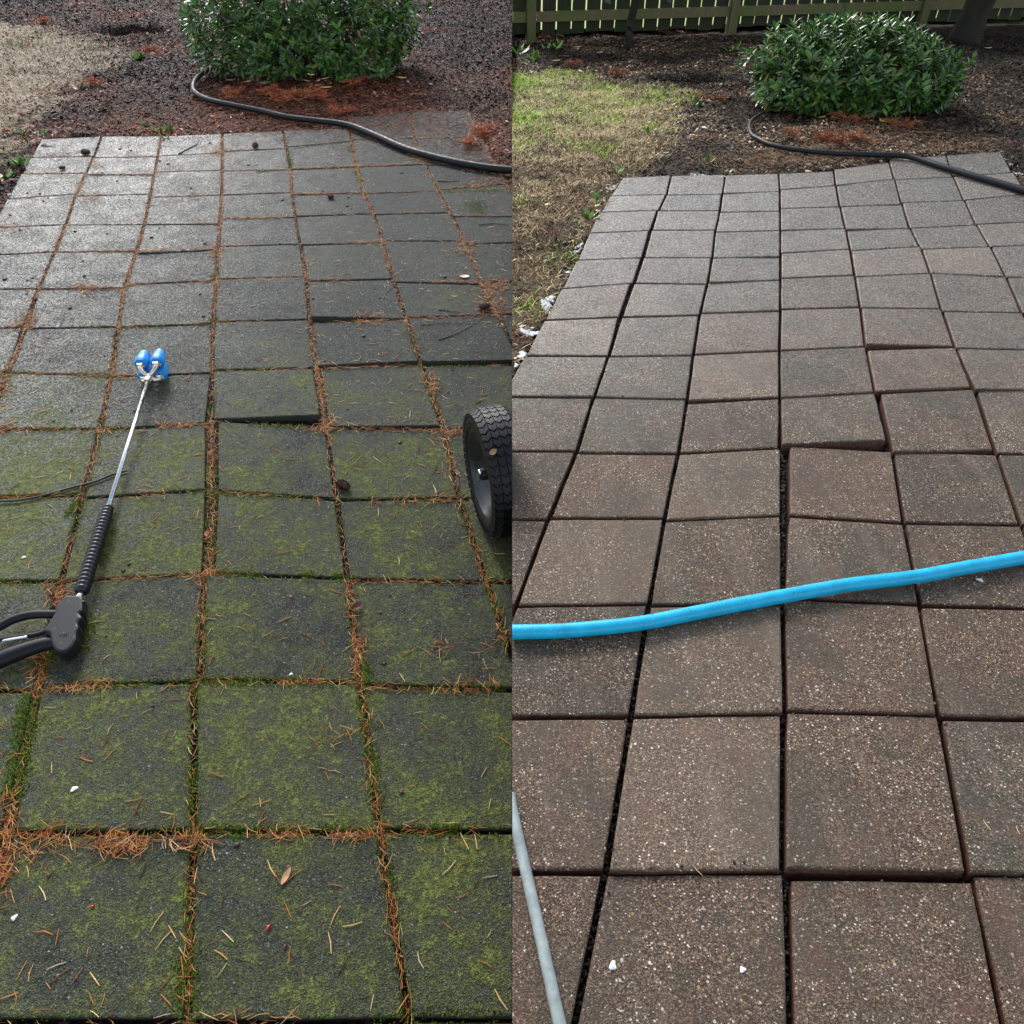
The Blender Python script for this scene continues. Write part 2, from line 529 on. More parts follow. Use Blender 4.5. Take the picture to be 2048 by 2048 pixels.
def arr_obj(name, V, T, mat, cols=None, parent=None):
    """N copies of a template: V (N,k,3), T faces of the template (list of equal-length tuples)"""
    N, k, _ = V.shape
    T = np.asarray(T, np.int64)
    nf, fl = T.shape
    me = bpy.data.meshes.new(name)
    me.vertices.add(N * k)
    me.vertices.foreach_set('co', V.astype(np.float32).ravel())
    idx = (T[None] + (np.arange(N) * k)[:, None, None]).reshape(-1)
    me.loops.add(len(idx))
    me.loops.foreach_set('vertex_index', idx.astype(np.int32))
    me.polygons.add(N * nf)
    me.polygons.foreach_set('loop_start', (np.arange(N * nf) * fl).astype(np.int32))
    me.polygons.foreach_set('loop_total', np.full(N * nf, fl, np.int32))
    me.materials.append(mat)
    if cols is not None:
        a = me.color_attributes.new('Col', 'FLOAT_COLOR', 'POINT')
        cc = np.ones((N, k, 4), np.float32)
        cols = np.asarray(cols, float)
        cc[:, :, :3] = cols[:, None, :] if cols.ndim == 2 else cols
        a.data.foreach_set('color', cc.ravel())
    me.update(calc_edges=True)
    me.validate()
    o = bpy.data.objects.new(name, me)
    COL.objects.link(o)
    if parent is not None:
        o.parent = parent
    return o


def tag(o, label=None, cat=None, group=None, kind=None):
    if label:
        o['label'] = label
    if cat:
        o['category'] = cat
    if group:
        o['group'] = group
    if kind:
        o['kind'] = kind
    return o


def empty(name, loc):
    o = bpy.data.objects.new(name, None)
    o.empty_display_size = 0.05
    COL.objects.link(o)
    o.location = Vector(loc)
    return o


def attach(child, parent):
    """child built in world coordinates, parent an Empty with only a translation"""
    child.parent = parent
    child.matrix_parent_inverse = Matrix.Translation(-Vector(parent.location))
    return child


def tube_geo(pts, rad, n=10, caps=True, flat=1.0, up=None):
    pts = np.asarray(pts, float)
    m = len(pts)
    rad = np.full(m, rad) if np.isscalar(rad) else np.asarray(rad, float)
    tan = np.gradient(pts, axis=0)
    tan /= np.linalg.norm(tan, axis=1)[:, None] + 1e-12
    u = np.array(up if up is not None else [0, 0, 1.0])
    V, Fc = [], []
    for i in range(m):
        s = np.cross(tan[i], u)
        if np.linalg.norm(s) < 1e-4:
            s = np.array([1.0, 0, 0])
        s /= np.linalg.norm(s)
        w = np.cross(s, tan[i])
        for j in range(n):
            a = 2 * math.pi * j / n
            V.append(pts[i] + rad[i] * (math.cos(a) * s + math.sin(a) * w * flat))
    for i in range(m - 1):
        for j in range(n):
            k = (j + 1) % n
            Fc.append((i * n + j, i * n + k, (i + 1) * n + k, (i + 1) * n + j))
    if caps:
        Fc.append(tuple(range(n))[::-1])
        Fc.append(tuple((m - 1) * n + j for j in range(n)))
    return np.array(V), Fc


def smooth_path(pts, n=60):
    pts = np.asarray(pts, float)
    p = np.vstack([2 * pts[0] - pts[1], pts, 2 * pts[-1] - pts[-2]])
    out = []
    segs = len(pts) - 1
    per = max(2, n // segs)
    for i in range(segs):
        p0, p1, p2, p3 = p[i:i + 4]
        for t in np.linspace(0, 1, per, endpoint=False):
            out.append(0.5 * (2 * p1 + (p2 - p0) * t + (2 * p0 - 5 * p1 + 4 * p2 - p3) * t ** 2 + (3 * p1 - p0 - 3 * p2 + p3) * t ** 3))
    out.append(pts[-1])
    return np.array(out)


def merge(parts):
    V, Fc = [], []
    o = 0
    for v, f in parts:
        V.append(np.asarray(v, float))
        Fc += [tuple(i + o for i in q) for q in f]
        o += len(v)
    return np.vstack(V), Fc


def clip_geo_x(V, Fc, keep):
    """cut a closed mesh with the plane x = 0 and cap it; keep = -1 left, +1 right"""
    import bmesh
    bm = bmesh.new()
    vs_ = [bm.verts.new(v) for v in V]
    for f in Fc:
        try:
            bm.faces.new([vs_[i] for i in f])
        except ValueError:
            pass
    r = bmesh.ops.bisect_plane(bm, geom=bm.verts[:] + bm.edges[:] + bm.faces[:], plane_co=(keep * 0.0005, 0, 0),
                               plane_no=(1, 0, 0), clear_outer=keep < 0, clear_inner=keep > 0)
    ed = [e for e in r['geom_cut'] if isinstance(e, bmesh.types.BMEdge)]
    if ed:
        bmesh.ops.holes_fill(bm, edges=ed)
    bm.verts.index_update()
    V2 = np.array([v.co[:] for v in bm.verts]) if len(bm.verts) else np.zeros((0, 3))
    F2 = [tuple(v.index for v in f.verts) for f in bm.faces]
    bm.free()
    return V2, F2


def clip_poly(poly, keep):
    out = []
    n = len(poly)
    for i in range(n):
        a, b = np.array(poly[i]), np.array(poly[(i + 1) % n])
        ia, ib = a[0] * keep >= 0.0005, b[0] * keep >= 0.0005
        if ia:
            out.append(a)
        if ia != ib:
            t = (keep * 0.0005 - a[0]) / (b[0] - a[0])
            out.append(a + t * (b - a))
    return out

# ---------------------------------------------------------------- pavers
# vertical joints: (x, y) along each joint, then stretches where the joint gapes (y0, y1, width px)
LJ = [
    [(82, 278), (15, 395), (-30, 474), (-185, 745), (-425, 1162), (-715, 1666), (-930, 2042), (-1260, 2617)],
    [(204, 272), (183, 323), (154, 384), (130, 452), (106, 512), (77, 578), (45, 666), (16, 745), (-27, 859), (-83, 997), (-150, 1162), (-237, 1376), (-350, 1666), (-499, 2042), (-727, 2617)],
    [(323, 272), (305, 366), (289, 448), (270, 512), (249, 573), (237, 652), (223, 750), (199, 859), (165, 995), (122, 1162), (74, 1382), (11, 1674), (-73, 2042), (-200, 2617)],
    [(444, 266), (445, 305), (443, 387), (437, 490), (432, 560), (425, 650), (424, 745), (423, 836), (423, 845), (423, 1024), (416, 1148), (407, 1154), (400, 1358), (386, 1370), (384, 1536), (388, 1690), (375, 2040), (365, 2617)],
    [(565, 260), (573, 294), (582, 342), (584, 388), (591, 435), (601, 490), (613, 557), (619, 640), (633, 735), (651, 853), (674, 1000), (695, 1158), (721, 1368), (757, 1642), (819, 2040), (910, 2617)],
    [(694, 236), (703, 281), (713, 331), (726, 385), (748, 427), (766, 485), (789, 565), (812, 637), (843, 730), (886, 854), (920, 998), (973, 1162), (1045, 1372), (1120, 1660), (1235, 2040), (1440, 2617)],
    [(821, 224), (830, 275), (852, 331), (875, 382), (902, 427), (931, 487), (960, 563), (997, 630), (1045, 730), (1110, 855), (1185, 998), (1275, 1165), (1390, 1372)],
    [(938, 220), (962, 273), (985, 320), (1013, 366), (1050, 432), (1085, 487), (1130, 563), (1190, 640), (1260, 740)],
]
LGAP = {3: [(841, 1152, 27)], 4: [(735, 853, 16)], 1: [(590, 670, 12)], 2: [(1160, 1420, 20), (1420, 1700, 26)]}
# row boundaries per column; (yl, yr) or (yl_up, yr_up, yl_dn, yr_dn)
LR = [
    [(278, 272), (315, 313), (348, 346), (398, 388), (455, 449), (512, 504), (580, 577), (660, 655), (745, 745), (860, 859), (996, 994), (1165, 1164), (1385, 1382), (1668, 1666), (2044, 2044), (2617, 2617)],
    [(272, 272), (315, 313), (350, 349), (392, 388), (450, 449), (504, 502), (578, 575), (657, 654), (745, 750), (859, 859), (996, 990), (1164, 1164), (1383, 1381), (1666, 1666), (2044, 2044), (2617, 2617)],
    [(272, 267), (312, 306), (344, 340), (394, 390), (449, 448), (507, 500), (569, 561), (655, 648), (754, 746), (859, 847), (996, 981), (1162, 1149), (1373, 1363), (1666, 1663), (2044, 2043), (2617, 2617)],
    [(267, 262), (303, 297), (342, 339), (390, 385), (437, 435), (493, 488), (558, 553), (643, 639), (741, 735), (838, 830, 842, 857), (982, 999), (1148, 1157), (1361, 1364), (1664, 1667), (2044, 2042), (2617, 2617)],
    [(261, 256), (294, 282), (339, 333), (390, 385), (433, 427), (490, 485), (562, 558), (633, 637, 646, 640), (731, 722, 737, 731), (853, 851, 855, 861), (1000, 997), (1159, 1164), (1371, 1380), (1662, 1664), (2038, 2040), (2617, 2617)],
    [(236, 224), (279, 276), (334, 329), (387, 382), (429, 425), (482, 482), (564, 568), (635, 630), (723, 720, 732, 730), (858, 860), (997, 1000), (1163, 1166), (1379, 1384), (1664, 1666)],
    [(224, 220), (278, 273), (331, 326), (380, 368), (433, 433), (488, 484), (563, 563), (628, 626), (722, 722), (858, 860)],
]
LLIFT = {(3, 8): 0.014, (4, 6): 0.012, (4, 7): 0.012, (5, 7): 0.010, (4, 8): 0.008, (2, 4): 0.006, (5, 5): 0.006, (3, 13): 0.006, (4, 13): 0.006}

RJ = [
    [(1250, 355), (1233, 363), (1210, 413), (1196, 427), (1178, 466), (1154, 518), (1122, 578), (1077, 660), (1048, 712), (1000, 794), (936, 903), (858, 1037), (756, 1212), (627, 1433), (443, 1746), (180, 2196)],
    [(1343, 351), (1333, 390), (1313, 427), (1301, 461), (1286, 514), (1268, 565), (1262, 572), (1241, 634), (1217, 713), (1188, 794), (1153, 905), (1098, 1037), (1032, 1210), (948, 1434), (831, 1745), (660, 2196)],
    [(1451, 350), (1445, 387), (1437, 440), (1431, 461), (1425, 514), (1416, 565), (1400, 629), (1387, 710), (1375, 798), (1357, 907), (1329, 1038), (1298, 1210), (1262, 1432), (1247, 1536), (1211, 1745), (1118, 2196)],
    [(1557, 348), (1560, 384), (1561, 461), (1561, 512), (1561, 620), (1559, 698), (1560, 794), (1562, 888), (1570, 894), (1570, 1170), (1566, 1215), (1572, 1424), (1565, 1435), (1567, 1741), (1578, 1762), (1586, 2196)],
    [(1667, 340), (1672, 372), (1680, 413), (1692, 459), (1702, 505), (1710, 551), (1721, 615), (1732, 694), (1750, 782), (1757, 790), (1785, 904), (1808, 1046), (1841, 1208), (1838, 1226), (1879, 1432), (1938, 1747), (1951, 1770), (2040, 2196)],
    [(1777, 321), (1789, 358), (1804, 408), (1820, 457), (1843, 498), (1861, 546), (1883, 618), (1910, 692), (1950, 780), (1994, 907), (2042, 1048), (2108, 1214), (2190, 1438), (2305, 1752), (2480, 2196)],
    [(1892, 311), (1906, 353), (1928, 400), (1952, 449), (1981, 494), (2012, 553), (2044, 624), (2085, 700), (2135, 782), (2200, 908), (2280, 1050), (2375, 1216), (2510, 1440)],
    [(2001, 303), (2021, 337), (2060, 392), (2090, 444), (2125, 490), (2165, 553), (2210, 624), (2265, 700), (2330, 782), (2420, 908)],
]
RGAP = {3: [(890, 1175, 20)], 1: [(566, 640, 9), (425, 565, 7)], 4: [(784, 880, 12)], 5: [(700, 900, 9)]}
RR = [
    [(355, 351), (391, 389), (424, 420), (466, 461), (520, 515), (577, 566), (640, 634), (711, 712), (793, 794), (903, 903), (1036, 1039), (1212, 1212), (1435, 1435), (1745, 1745), (2196, 2196)],
    [(351, 349), (390, 388), (421, 421), (460, 460), (515, 515), (566, 568), (634, 630), (713, 711), (794, 798), (905, 907), (1037, 1037), (1212, 1208), (1435, 1433), (1744, 1745), (2196, 2196)],
    [(350, 347), (386, 383), (424, 422), (464, 461), (516, 512), (564, 560), (626, 621), (709, 701), (800, 793, 807, 797), (907, 896), (1041, 1031), (1211, 1207), (1433, 1427), (1745, 1743), (2196, 2196)],
    [(347, 342), (379, 371), (417, 413), (460, 457), (506, 498), (556, 550), (618, 614), (701, 693), (795, 784), (888, 880, 892, 903), (1031, 1046), (1196, 1209), (1422, 1431), (1737, 1744, 1758, 1763), (2196, 2196)],
    [(338, 325), (370, 358), (413, 408), (458, 457), (501, 493), (553, 546), (615, 617), (687, 692, 700, 695), (782, 774, 787, 778), (903, 900, 903, 909), (1046, 1050), (1211, 1217), (1435, 1441), (1745, 1752, 1750, 1760), (2196, 2196)],
    [(317, 311), (359, 354), (405, 401), (456, 450), (498, 493), (546, 552), (622, 625), (696, 700), (778, 781), (907, 909), (1050, 1052), (1216, 1218), (1440, 1442), (1754, 1756), (2196, 2196)],
    [(310, 303), (352, 345), (400, 388), (448, 442), (493, 488), (554, 553), (625, 625), (700, 700), (782, 782), (908, 908)],
]
RLIFT = {(3, 8): 0.014, (4, 6): 0.010, (4, 7): 0.008, (3, 12): 0.012, (2, 7): 0.007, (4, 12): 0.008, (5, 4): 0.006, (2, 12): 0.009, (4, 8): 0.005,
         (0, 7): 0.005, (3, 11): 0.006, (2, 11): 0.006, (5, 7): 0.006}


def joint_x(J, y):
    xs = [p[0] for p in J]
    ys = [p[1] for p in J]
    if y > ys[-1]:
        return xs[-1] + (y - ys[-1]) * (xs[-1] - xs[-2]) / (ys[-1] - ys[-2])
    return float(np.interp(y, ys, xs))


def gap_px(side, gaps, k, y, base):
    for (a, b, w) in gaps.get(k, []):
        if a <= y <= b:
            return w
    return base * pxm(side, y)


TILES = {'L': [], 'R': []}
prng = random.Random(5)


def make_patio(side, J, gaps, R, lifts, parent, mtop, mside):
    keep = -1 if side == 'L' else 1
    vbase = 0.0135 if side == 'L' else 0.0105
    for c in range(len(R)):
        rows = R[c]
        for r in range(len(rows) - 1):
            a, b = rows[r], rows[r + 1]
            hw = (0.013 if side == 'L' else 0.0118) * prng.uniform(0.55, 1.15)
            ytl, ytr = (a[2], a[3]) if len(a) == 4 else a
            ybl, ybr = b[0], b[1]
            gt = hw * pxm(side, ytl) * sinphi(side, ytl) * 0.5
            gb = hw * pxm(side, ybl) * sinphi(side, ybl) * 0.5
            if len(a) == 4:
                gt *= 0.3
            if len(b) == 4:
                gb *= 0.3
            ytl, ytr, ybl, ybr = ytl + gt, ytr + gt, ybl - gb, ybr - gb
            q = prng.uniform(0.75, 1.1)

            def xl(y):
                return joint_x(J[c], y) + gap_px(side, gaps, c, y, vbase * q) / 2

            def xr(y):
                return joint_x(J[c + 1], y) - gap_px(side, gaps, c + 1, y, vbase * q) / 2
            px = [(xl(ytl + 2), ytl), (xr(ytr + 2), ytr), (xr(ybr - 2), ybr), (xl(ybl - 2), ybl)]
            lf = lifts.get((c, r), 0.0)
            ta, tc = prng.uniform(-0.0035, 0.0035), prng.uniform(-0.0025, 0.0025)
            l4 = [ta - tc, ta + tc, lf - ta + tc, lf - ta - tc]
            if (side, c, r) in (('L', 3, 8), ('R', 3, 8)):
                l4[3] -= lf
            if (side, c, r) in (('L', 4, 6), ('R', 4, 6)):
                l4[2] -= lf
            P = [hit(u, v, side, l) for (u, v), l in zip(px, l4)]
            # walk the outline, with slightly worn edges
            out = []
            for i in range(4):
                p, p2 = P[i], P[(i + 1) % 4]
                for s in range(4):
                    t = s / 4
                    w = p + (p2 - p) * t
                    if s:
                        w = w + np.array([prng.uniform(-1, 1), prng.uniform(-1, 1), 0]) * 0.0009
                    elif True:
                        w = w + (np.mean(P, axis=0) - w) * 0.006
                    out.append(w)
            poly = clip_poly(out, keep)
            if len(poly) < 3:
                continue
            poly = np.array(poly)
            cen = poly.mean(axis=0)
            if cen[1] < 0.25:
                pass
            n = len(poly)
            up = UP[side]
            ins = []
            bev = 0.004
            for i in range(n):
                w = poly[i].copy()
                d = cen - w
                d /= np.linalg.norm(d) + 1e-9
                on = abs(w[0]) < 0.002
                e = d * bev * 1.3
                if on:
                    e[0] = 0
                ins.append(w + e)
            ins = np.array(ins)
            mid = (ins * 0.35 + poly * 0.65)
            V = np.vstack([ins, mid - up * 0.0011, poly - up * 0.0042, poly - up * 0.052])
            Fc, fm = [tuple(range(n))[::-1]], [0]
            for ring in range(3):
                for i in range(n):
                    k = (i + 1) % n
                    Fc.append((ring * n + i, ring * n + k, (ring + 1) * n + k, (ring + 1) * n + i))
                    fm.append(0 if ring < 2 else 1)
            Fc.append(tuple(3 * n + i for i in range(n)))
            fm.append(1)
            o = mesh_obj('paver', V, Fc, None, parent=parent, mats=[mtop, mside], fmat=fm, origin=cen)
            TILES[side].append((poly, P))
            # plane of the top for litter
            A = np.c_[ins[:, 0], ins[:, 1], np.ones(n)]
            sol = np.linalg.lstsq(A, ins[:, 2], rcond=None)[0]
            TILES[side][-1] = (poly, sol)


def bed(side, J, R, mat, depth):
    """soil sheet the pavers are set in, returned with the outline of the whole patio"""
    left = [hit(joint_x(J[0], y), y, side) for y in np.linspace(R[0][0][0], 2500, 30)]
    right = []
    for c in range(len(R) - 1, -1, -1):
        pass
    K = len(R)
    top = []
    for c in range(K):
        top.append(hit(joint_x(J[c], R[c][0][0]), R[c][0][0], side))
        top.append(hit(joint_x(J[c + 1], R[c][0][1]), R[c][0][1], side))
    yr0 = R[-1][0][1]
    right = [hit(joint_x(J[K], y), y, side) for y in np.linspace(yr0, 1200, 14)]
    poly = top + right
    if side == 'L':
        poly = poly + [np.array([0.6, 0.1, 0]), np.array([-3, 0.1, 0])]
    else:
        poly = poly + [np.array([4, 0.1, 0]), np.array([-3, 0.1, 0])]
    poly = poly + left[::-1]
    return [p[:2] for p in poly]


PATIO = {'L': bed('L', LJ, LR, None, 0), 'R': bed('R', RJ, RR, None, 0)}

# ---------------------------------------------------------------- terrain


def lawn_amount(side, x, y, z):
    u, v, d = to_px(np.stack([x, y, z], -1))
    jit = (fbm(x, y, 5, 5) - 0.5) + (rng.random(x.shape) ** 2 - 0.3) * (1.1 if side == 'R' else 0.8)
    if side == 'L':
        poly = [(-900, 50), (0, 46), (60, 50), (120, 62), (175, 82), (225, 92), (238, 108), (205, 130), (165, 142), (140, 170), (100, 205), (60, 232), (40, 262), (20, 290), (-10, 330), (-300, 420), (-900, 500)]
        sc_ = np.array(pxm('L', 120))
    else:
        poly = [(600, 150), (1024, 147), (1090, 145), (1150, 150), (1205, 156), (1270, 163), (1330, 175), (1350, 195), (1340, 225), (1315, 262), (1300, 300), (1270, 335), (1235, 360), (1205, 410), (1160, 490), (1110, 580), (1060, 660), (1000, 760), (600, 1200)]
    uu = u + jit * 120
    vv = v + (fbm(x, y, 6, 9) - 0.5) * 26
    return in_poly(uu, vv, poly).astype(float)


HOLES = {'L': [(hit(268, 62, 'L'), 0.30, 0.16, 0.13)], 'R': [(hit(1388, 160, 'R'), 0.27, 0.14, 0.11)]}


def terrain_z(side, x, y):
    z = surf(side, y)
    out = ~in_poly(x, y, PATIO[side])
    bump = (fbm(x, y, 2.2, 3) - 0.5) * 0.05 + (fbm(x, y, 9, 4) - 0.5) * 0.028
    far = sstep(0.0, 0.35, np.zeros_like(x) + 1)
    h = np.where(out, -0.010 + bump * far, -0.016 if side == 'L' else -0.032)
    for (c, rx, ry, dep) in HOLES[side]:
        q = ((x - c[0]) / rx) ** 2 + ((y - c[1]) / ry) ** 2
        h = h - dep * np.exp(-q * 1.3) + 0.03 * np.exp(-((np.sqrt(q) - 1.5) ** 2) * 4)
    return z + h, out


def make_terrain(side, mat):
    s = 0.035
    ys = np.r_[np.arange(0.1, 11.0, s), np.arange(11.0, 19.0, 0.25)]
    xs = np.r_[np.arange(0, 3.4, s), np.arange(3.4, 7.6, 0.08)]
    xs = -xs[::-1] if side == 'L' else xs
    X, Y = np.meshgrid(xs, ys)
    Z, out = terrain_z(side, X, Y)
    if side == 'L':
        Z = Z - np.maximum(0, Y - 12.2) * 0.06
    law = lawn_amount(side, X, Y, Z) * out
    law = np.where(Y > 10.2, 1.0, law) if side == 'R' else law
    u, v, d = to_px(np.stack([X, Y, Z], -1))
    lit = fbm(X, Y, 1.6, 21)
    if side == 'L':
        lit = np.clip((lit - 0.42) * 2.4, 0, 1) * sstep(60, 180, v) * out
    else:
        lit = np.clip((lit - 0.55) * 2.5, 0, 1) * out
    soil = np.zeros_like(X)
    for (c, rx, ry, dep) in HOLES[side]:
        q = ((X - c[0]) / rx) ** 2 + ((Y - c[1]) / ry) ** 2
        soil += 0.85 * np.exp(-q * 1.0)  # shade of the hollow painted in as dark soil colour
    if side == 'R':
        soil = np.maximum(soil, np.where(out, 0, 0.9))
        soil = np.maximum(soil, 0.4 * sstep(7.6, 8.5, Y) * (Y < 9.5))
        soil = np.maximum(soil, 0.72 * sstep(250, 380, v) * law)
    else:
        soil = np.maximum(soil, 0.55 * sstep(0.4, 0.75, fbm(X, Y, 0.9, 33)) * sstep(-1.0, -0.3, X) * out)
    soil = np.clip(soil, 0, 1)
    ny, nx = X.shape
    idx = np.arange(ny * nx).reshape(ny, nx)
    quads = np.stack([idx[:-1, :-1], idx[:-1, 1:], idx[1:, 1:], idx[1:, :-1]], -1).reshape(-1, 4)
    V = np.stack([X, Y, Z], -1).reshape(1, -1, 3)
    cols = np.stack([law, lit, soil], -1).reshape(1, -1, 3)
    o = arr_obj('garden_ground', V, quads, mat, cols)
    o.data.polygons.foreach_set('use_smooth', np.ones(len(o.data.polygons), bool))
    # earth skirt along the dividing line, so the bank has thickness
    xe = 0.0
    edge = np.array([[xe, y, terrain_z(side, np.array([xe]), np.array([y]))[0][0] - (max(0, y - 12.2) * 0.06 if side == 'L' else 0)] for y in ys])
    low = edge.copy()
    low[:, 2] = -0.6
    n = len(ys)
    Vs = np.vstack([edge, low])
    Fs = [(i, i + 1, n + i + 1, n + i) for i in range(n - 1)]
    sk = mesh_obj('earth_bank', Vs + np.array([-0.001 if side == 'L' else 0.001, 0, 0]), Fs, M['bed_r'])
    tag(sk, kind='structure')
    return tag(o, kind='structure')


ground_l = make_terrain('L', M['ground_l'])
ground_r = make_terrain('R', M['ground_r'])
far = mesh_obj('lawn', [(-400, -400, -0.62), (400, -400, -0.62), (400, 400, -0.62), (-400, 400, -0.62)], [(0, 1, 2, 3)],
               mat_plain('far_lawn', (0.06, 0.085, 0.025), 0.8, var=0.3, scale=0.6))
tag(far, kind='structure')

patio_l = tag(empty('patio', (0, 0, 0)), kind='structure')
patio_r = tag(empty('patio', (0, 0, 0)), kind='structure')
make_patio('L', LJ, LGAP, LR, LLIFT, patio_l, M['paver_l'], M['side_l'])
make_patio('R', RJ, RGAP, RR, RLIFT, patio_r, M['paver_r'], M['side_r'])


def top_z(side, x, y, default=-0.004):
    """height of whatever paver lies under each (x, y)"""
    x, y = np.asarray(x, float), np.asarray(y, float)
    z = surf(side, y) + default
    on = np.zeros(x.shape, bool)
    for poly, sol in TILES[side]:
        mn, mx = poly.min(0), poly.max(0)
        c = (x > mn[0]) & (x < mx[0]) & (y > mn[1]) & (y < mx[1])
        if not c.any():
            continue
        c[c] = in_poly(x[c], y[c], poly)
        z = np.where(c, sol[0] * x + sol[1] * y + sol[2], z)
        on |= c
    return z, on


def ground_z(side, x, y):
    x, y = np.atleast_1d(np.asarray(x, float)), np.atleast_1d(np.asarray(y, float))
    t, o = terrain_z(side, x, y)
    tz, on = top_z(side, x, y)
    return np.where(on, tz, t)


def place(u, v, side, lift=0.0):
    """ground point under a pixel, on the paver or soil that is there"""
    p = hit(u, v, side)
    for _ in range(3):
        z = ground_z(side, p[0], p[1])[0]
        p = hit(u, v, side, z + lift - surf(side, p[1]))
    return p

# ---------------------------------------------------------------- mulch chips and grass


def rot_frames(n, tilt):
    a = rng.uniform(0, 2 * math.pi, n)
    b = rng.normal(0, tilt, n)
    c = rng.normal(0, tilt, n)
    ex = np.stack([np.cos(a) * np.cos(b), np.sin(a) * np.cos(b), np.sin(b)], -1)
    ey = np.stack([-np.sin(a) * np.cos(c), np.cos(a) * np.cos(c), np.sin(c)], -1)
    ez = np.cross(ex, ey)
    return ex, ey, ez


def chips(side, n, palette, weights, xr, yr, size, avoid_lawn=0.8):
    x = rng.uniform(xr[0], xr[1], n)
    # nearer ground gets as many chips as farther ground, per unit of area
    y = rng.uniform(yr[0], yr[1], n)
    z, out = terrain_z(side, x, y)
    u, v, d = to_px(np.stack([x, y, z], -1))
    vis = (v > -40) & ((u > -60) & (u < 1024) if side == 'L' else (u > 1024) & (u < 2110)) & out
    law = lawn_amount(side, x, y, z)
    vis &= rng.random(n) > law * avoid_lawn
    x, y, z = x[vis], y[vis], z[vis]
    n = len(x)
    ex, ey, ez = rot_frames(n, 0.45)
    L = rng.uniform(0.35, 1.0, n) ** 1.6 * size[1] * np.where(rng.random(n) < 0.22, 1.9, 1.0) + size[0]
    W = L * rng.uniform(0.18, 0.5, n)
    H = W * 0.35
    c = np.stack([x, y, z + 0.004], -1)
    V = np.stack([c - ex * L[:, None] / 2 - ey * W[:, None] / 2, c + ex * L[:, None] / 2 - ey * W[:, None] * 0.3,
                  c + ex * L[:, None] * 0.4 + ey * W[:, None] / 2, c - ex * L[:, None] * 0.35 + ey * W[:, None] / 2 + ez * H[:, None],
                  c + ez * H[:, None] * 1.2], 1)
    pal = np.array(palette)
    k = rng.choice(len(pal), n, p=weights)
    cols = 1.15 * pal[k] * rng.uniform(0.6, 1.35, n)[:, None]
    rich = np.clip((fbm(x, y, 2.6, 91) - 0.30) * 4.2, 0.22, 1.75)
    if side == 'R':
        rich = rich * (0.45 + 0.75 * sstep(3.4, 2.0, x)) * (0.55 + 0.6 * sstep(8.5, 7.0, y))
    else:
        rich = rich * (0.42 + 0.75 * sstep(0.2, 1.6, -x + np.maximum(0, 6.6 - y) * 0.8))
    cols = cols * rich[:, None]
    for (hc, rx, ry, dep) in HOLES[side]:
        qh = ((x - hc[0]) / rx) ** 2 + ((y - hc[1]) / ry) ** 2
        cols = cols * (1 - 0.72 * np.exp(-qh * 0.9))[:, None]  # chips in the hollow darkened: its shade is put into their colour
    V[:, :, 0] = np.minimum(V[:, :, 0], -0.001) if side == 'L' else np.maximum(V[:, :, 0], 0.001)
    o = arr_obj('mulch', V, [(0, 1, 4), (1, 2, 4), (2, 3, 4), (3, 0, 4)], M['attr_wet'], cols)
    return tag(o, kind='stuff')


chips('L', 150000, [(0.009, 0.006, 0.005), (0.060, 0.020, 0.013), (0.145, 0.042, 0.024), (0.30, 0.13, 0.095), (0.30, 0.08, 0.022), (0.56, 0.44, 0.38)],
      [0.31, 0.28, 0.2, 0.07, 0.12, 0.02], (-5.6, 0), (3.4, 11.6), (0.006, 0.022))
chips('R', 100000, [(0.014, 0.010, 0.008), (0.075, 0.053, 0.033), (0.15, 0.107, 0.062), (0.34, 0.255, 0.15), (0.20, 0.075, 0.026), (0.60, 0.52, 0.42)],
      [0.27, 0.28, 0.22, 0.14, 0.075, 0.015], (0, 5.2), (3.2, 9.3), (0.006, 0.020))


def grass(side, n, xr, yr, colfn, hgt, only_lawn=True, name='grass', lie=0.75):
    x = rng.uniform(xr[0], xr[1], n)
    y = rng.uniform(yr[0], yr[1], n)
    z, out = terrain_z(side, x, y)
    u, v, d = to_px(np.stack([x, y, z], -1))
    vis = (v > -30) & ((u > -40) & (u < 1022) if side == 'L' else (u > 1026) & (u < 2090)) & out
    law = lawn_amount(side, x, y, z)
    vis &= law > 0.5
    x, y, z, u, v = x[vis], y[vis], z[vis], u[vis], v[vis]
    n = len(x)
    a = rng.uniform(0, 2 * math.pi, n)
    L = rng.uniform(0.5, 1.0, n) * hgt
    el = np.clip(rng.normal(1 - lie, 0.35, n), 0.03, 1.2)
    dirv = np.stack([np.cos(a) * np.cos(el), np.sin(a) * np.cos(el), np.sin(el)], -1)
    sd_ = np.stack([-np.sin(a), np.cos(a), np.zeros(n)], -1)
    w = rng.uniform(0.0012, 0.0026, n)[:, None]
    c = np.stack([x, y, z - 0.003], -1)
    mid = c + dirv * (L * 0.55)[:, None]
    tip = c + dirv * L[:, None] - np.array([0, 0, 1.0]) * (L * 0.25 * rng.random(n))[:, None]
    tip[:, 2] = np.maximum(tip[:, 2], z + 0.002)
    V = np.stack([c - sd_ * w, c + sd_ * w, mid + sd_ * w * 0.8, mid - sd_ * w * 0.8, tip], 1)
    V[:, :, 0] = np.minimum(V[:, :, 0], -0.001) if side == 'L' else np.maximum(V[:, :, 0], 0.001)
    cols = colfn(x, y, u, v, n)
    V6 = np.concatenate([V, V[:, 4:5] + sd_[:, None] * 0.0004], 1)
    o = arr_obj(name, V6, [(0, 1, 2, 3), (3, 2, 5, 4)], M['grass'], cols)
    return tag(o, kind='stuff')


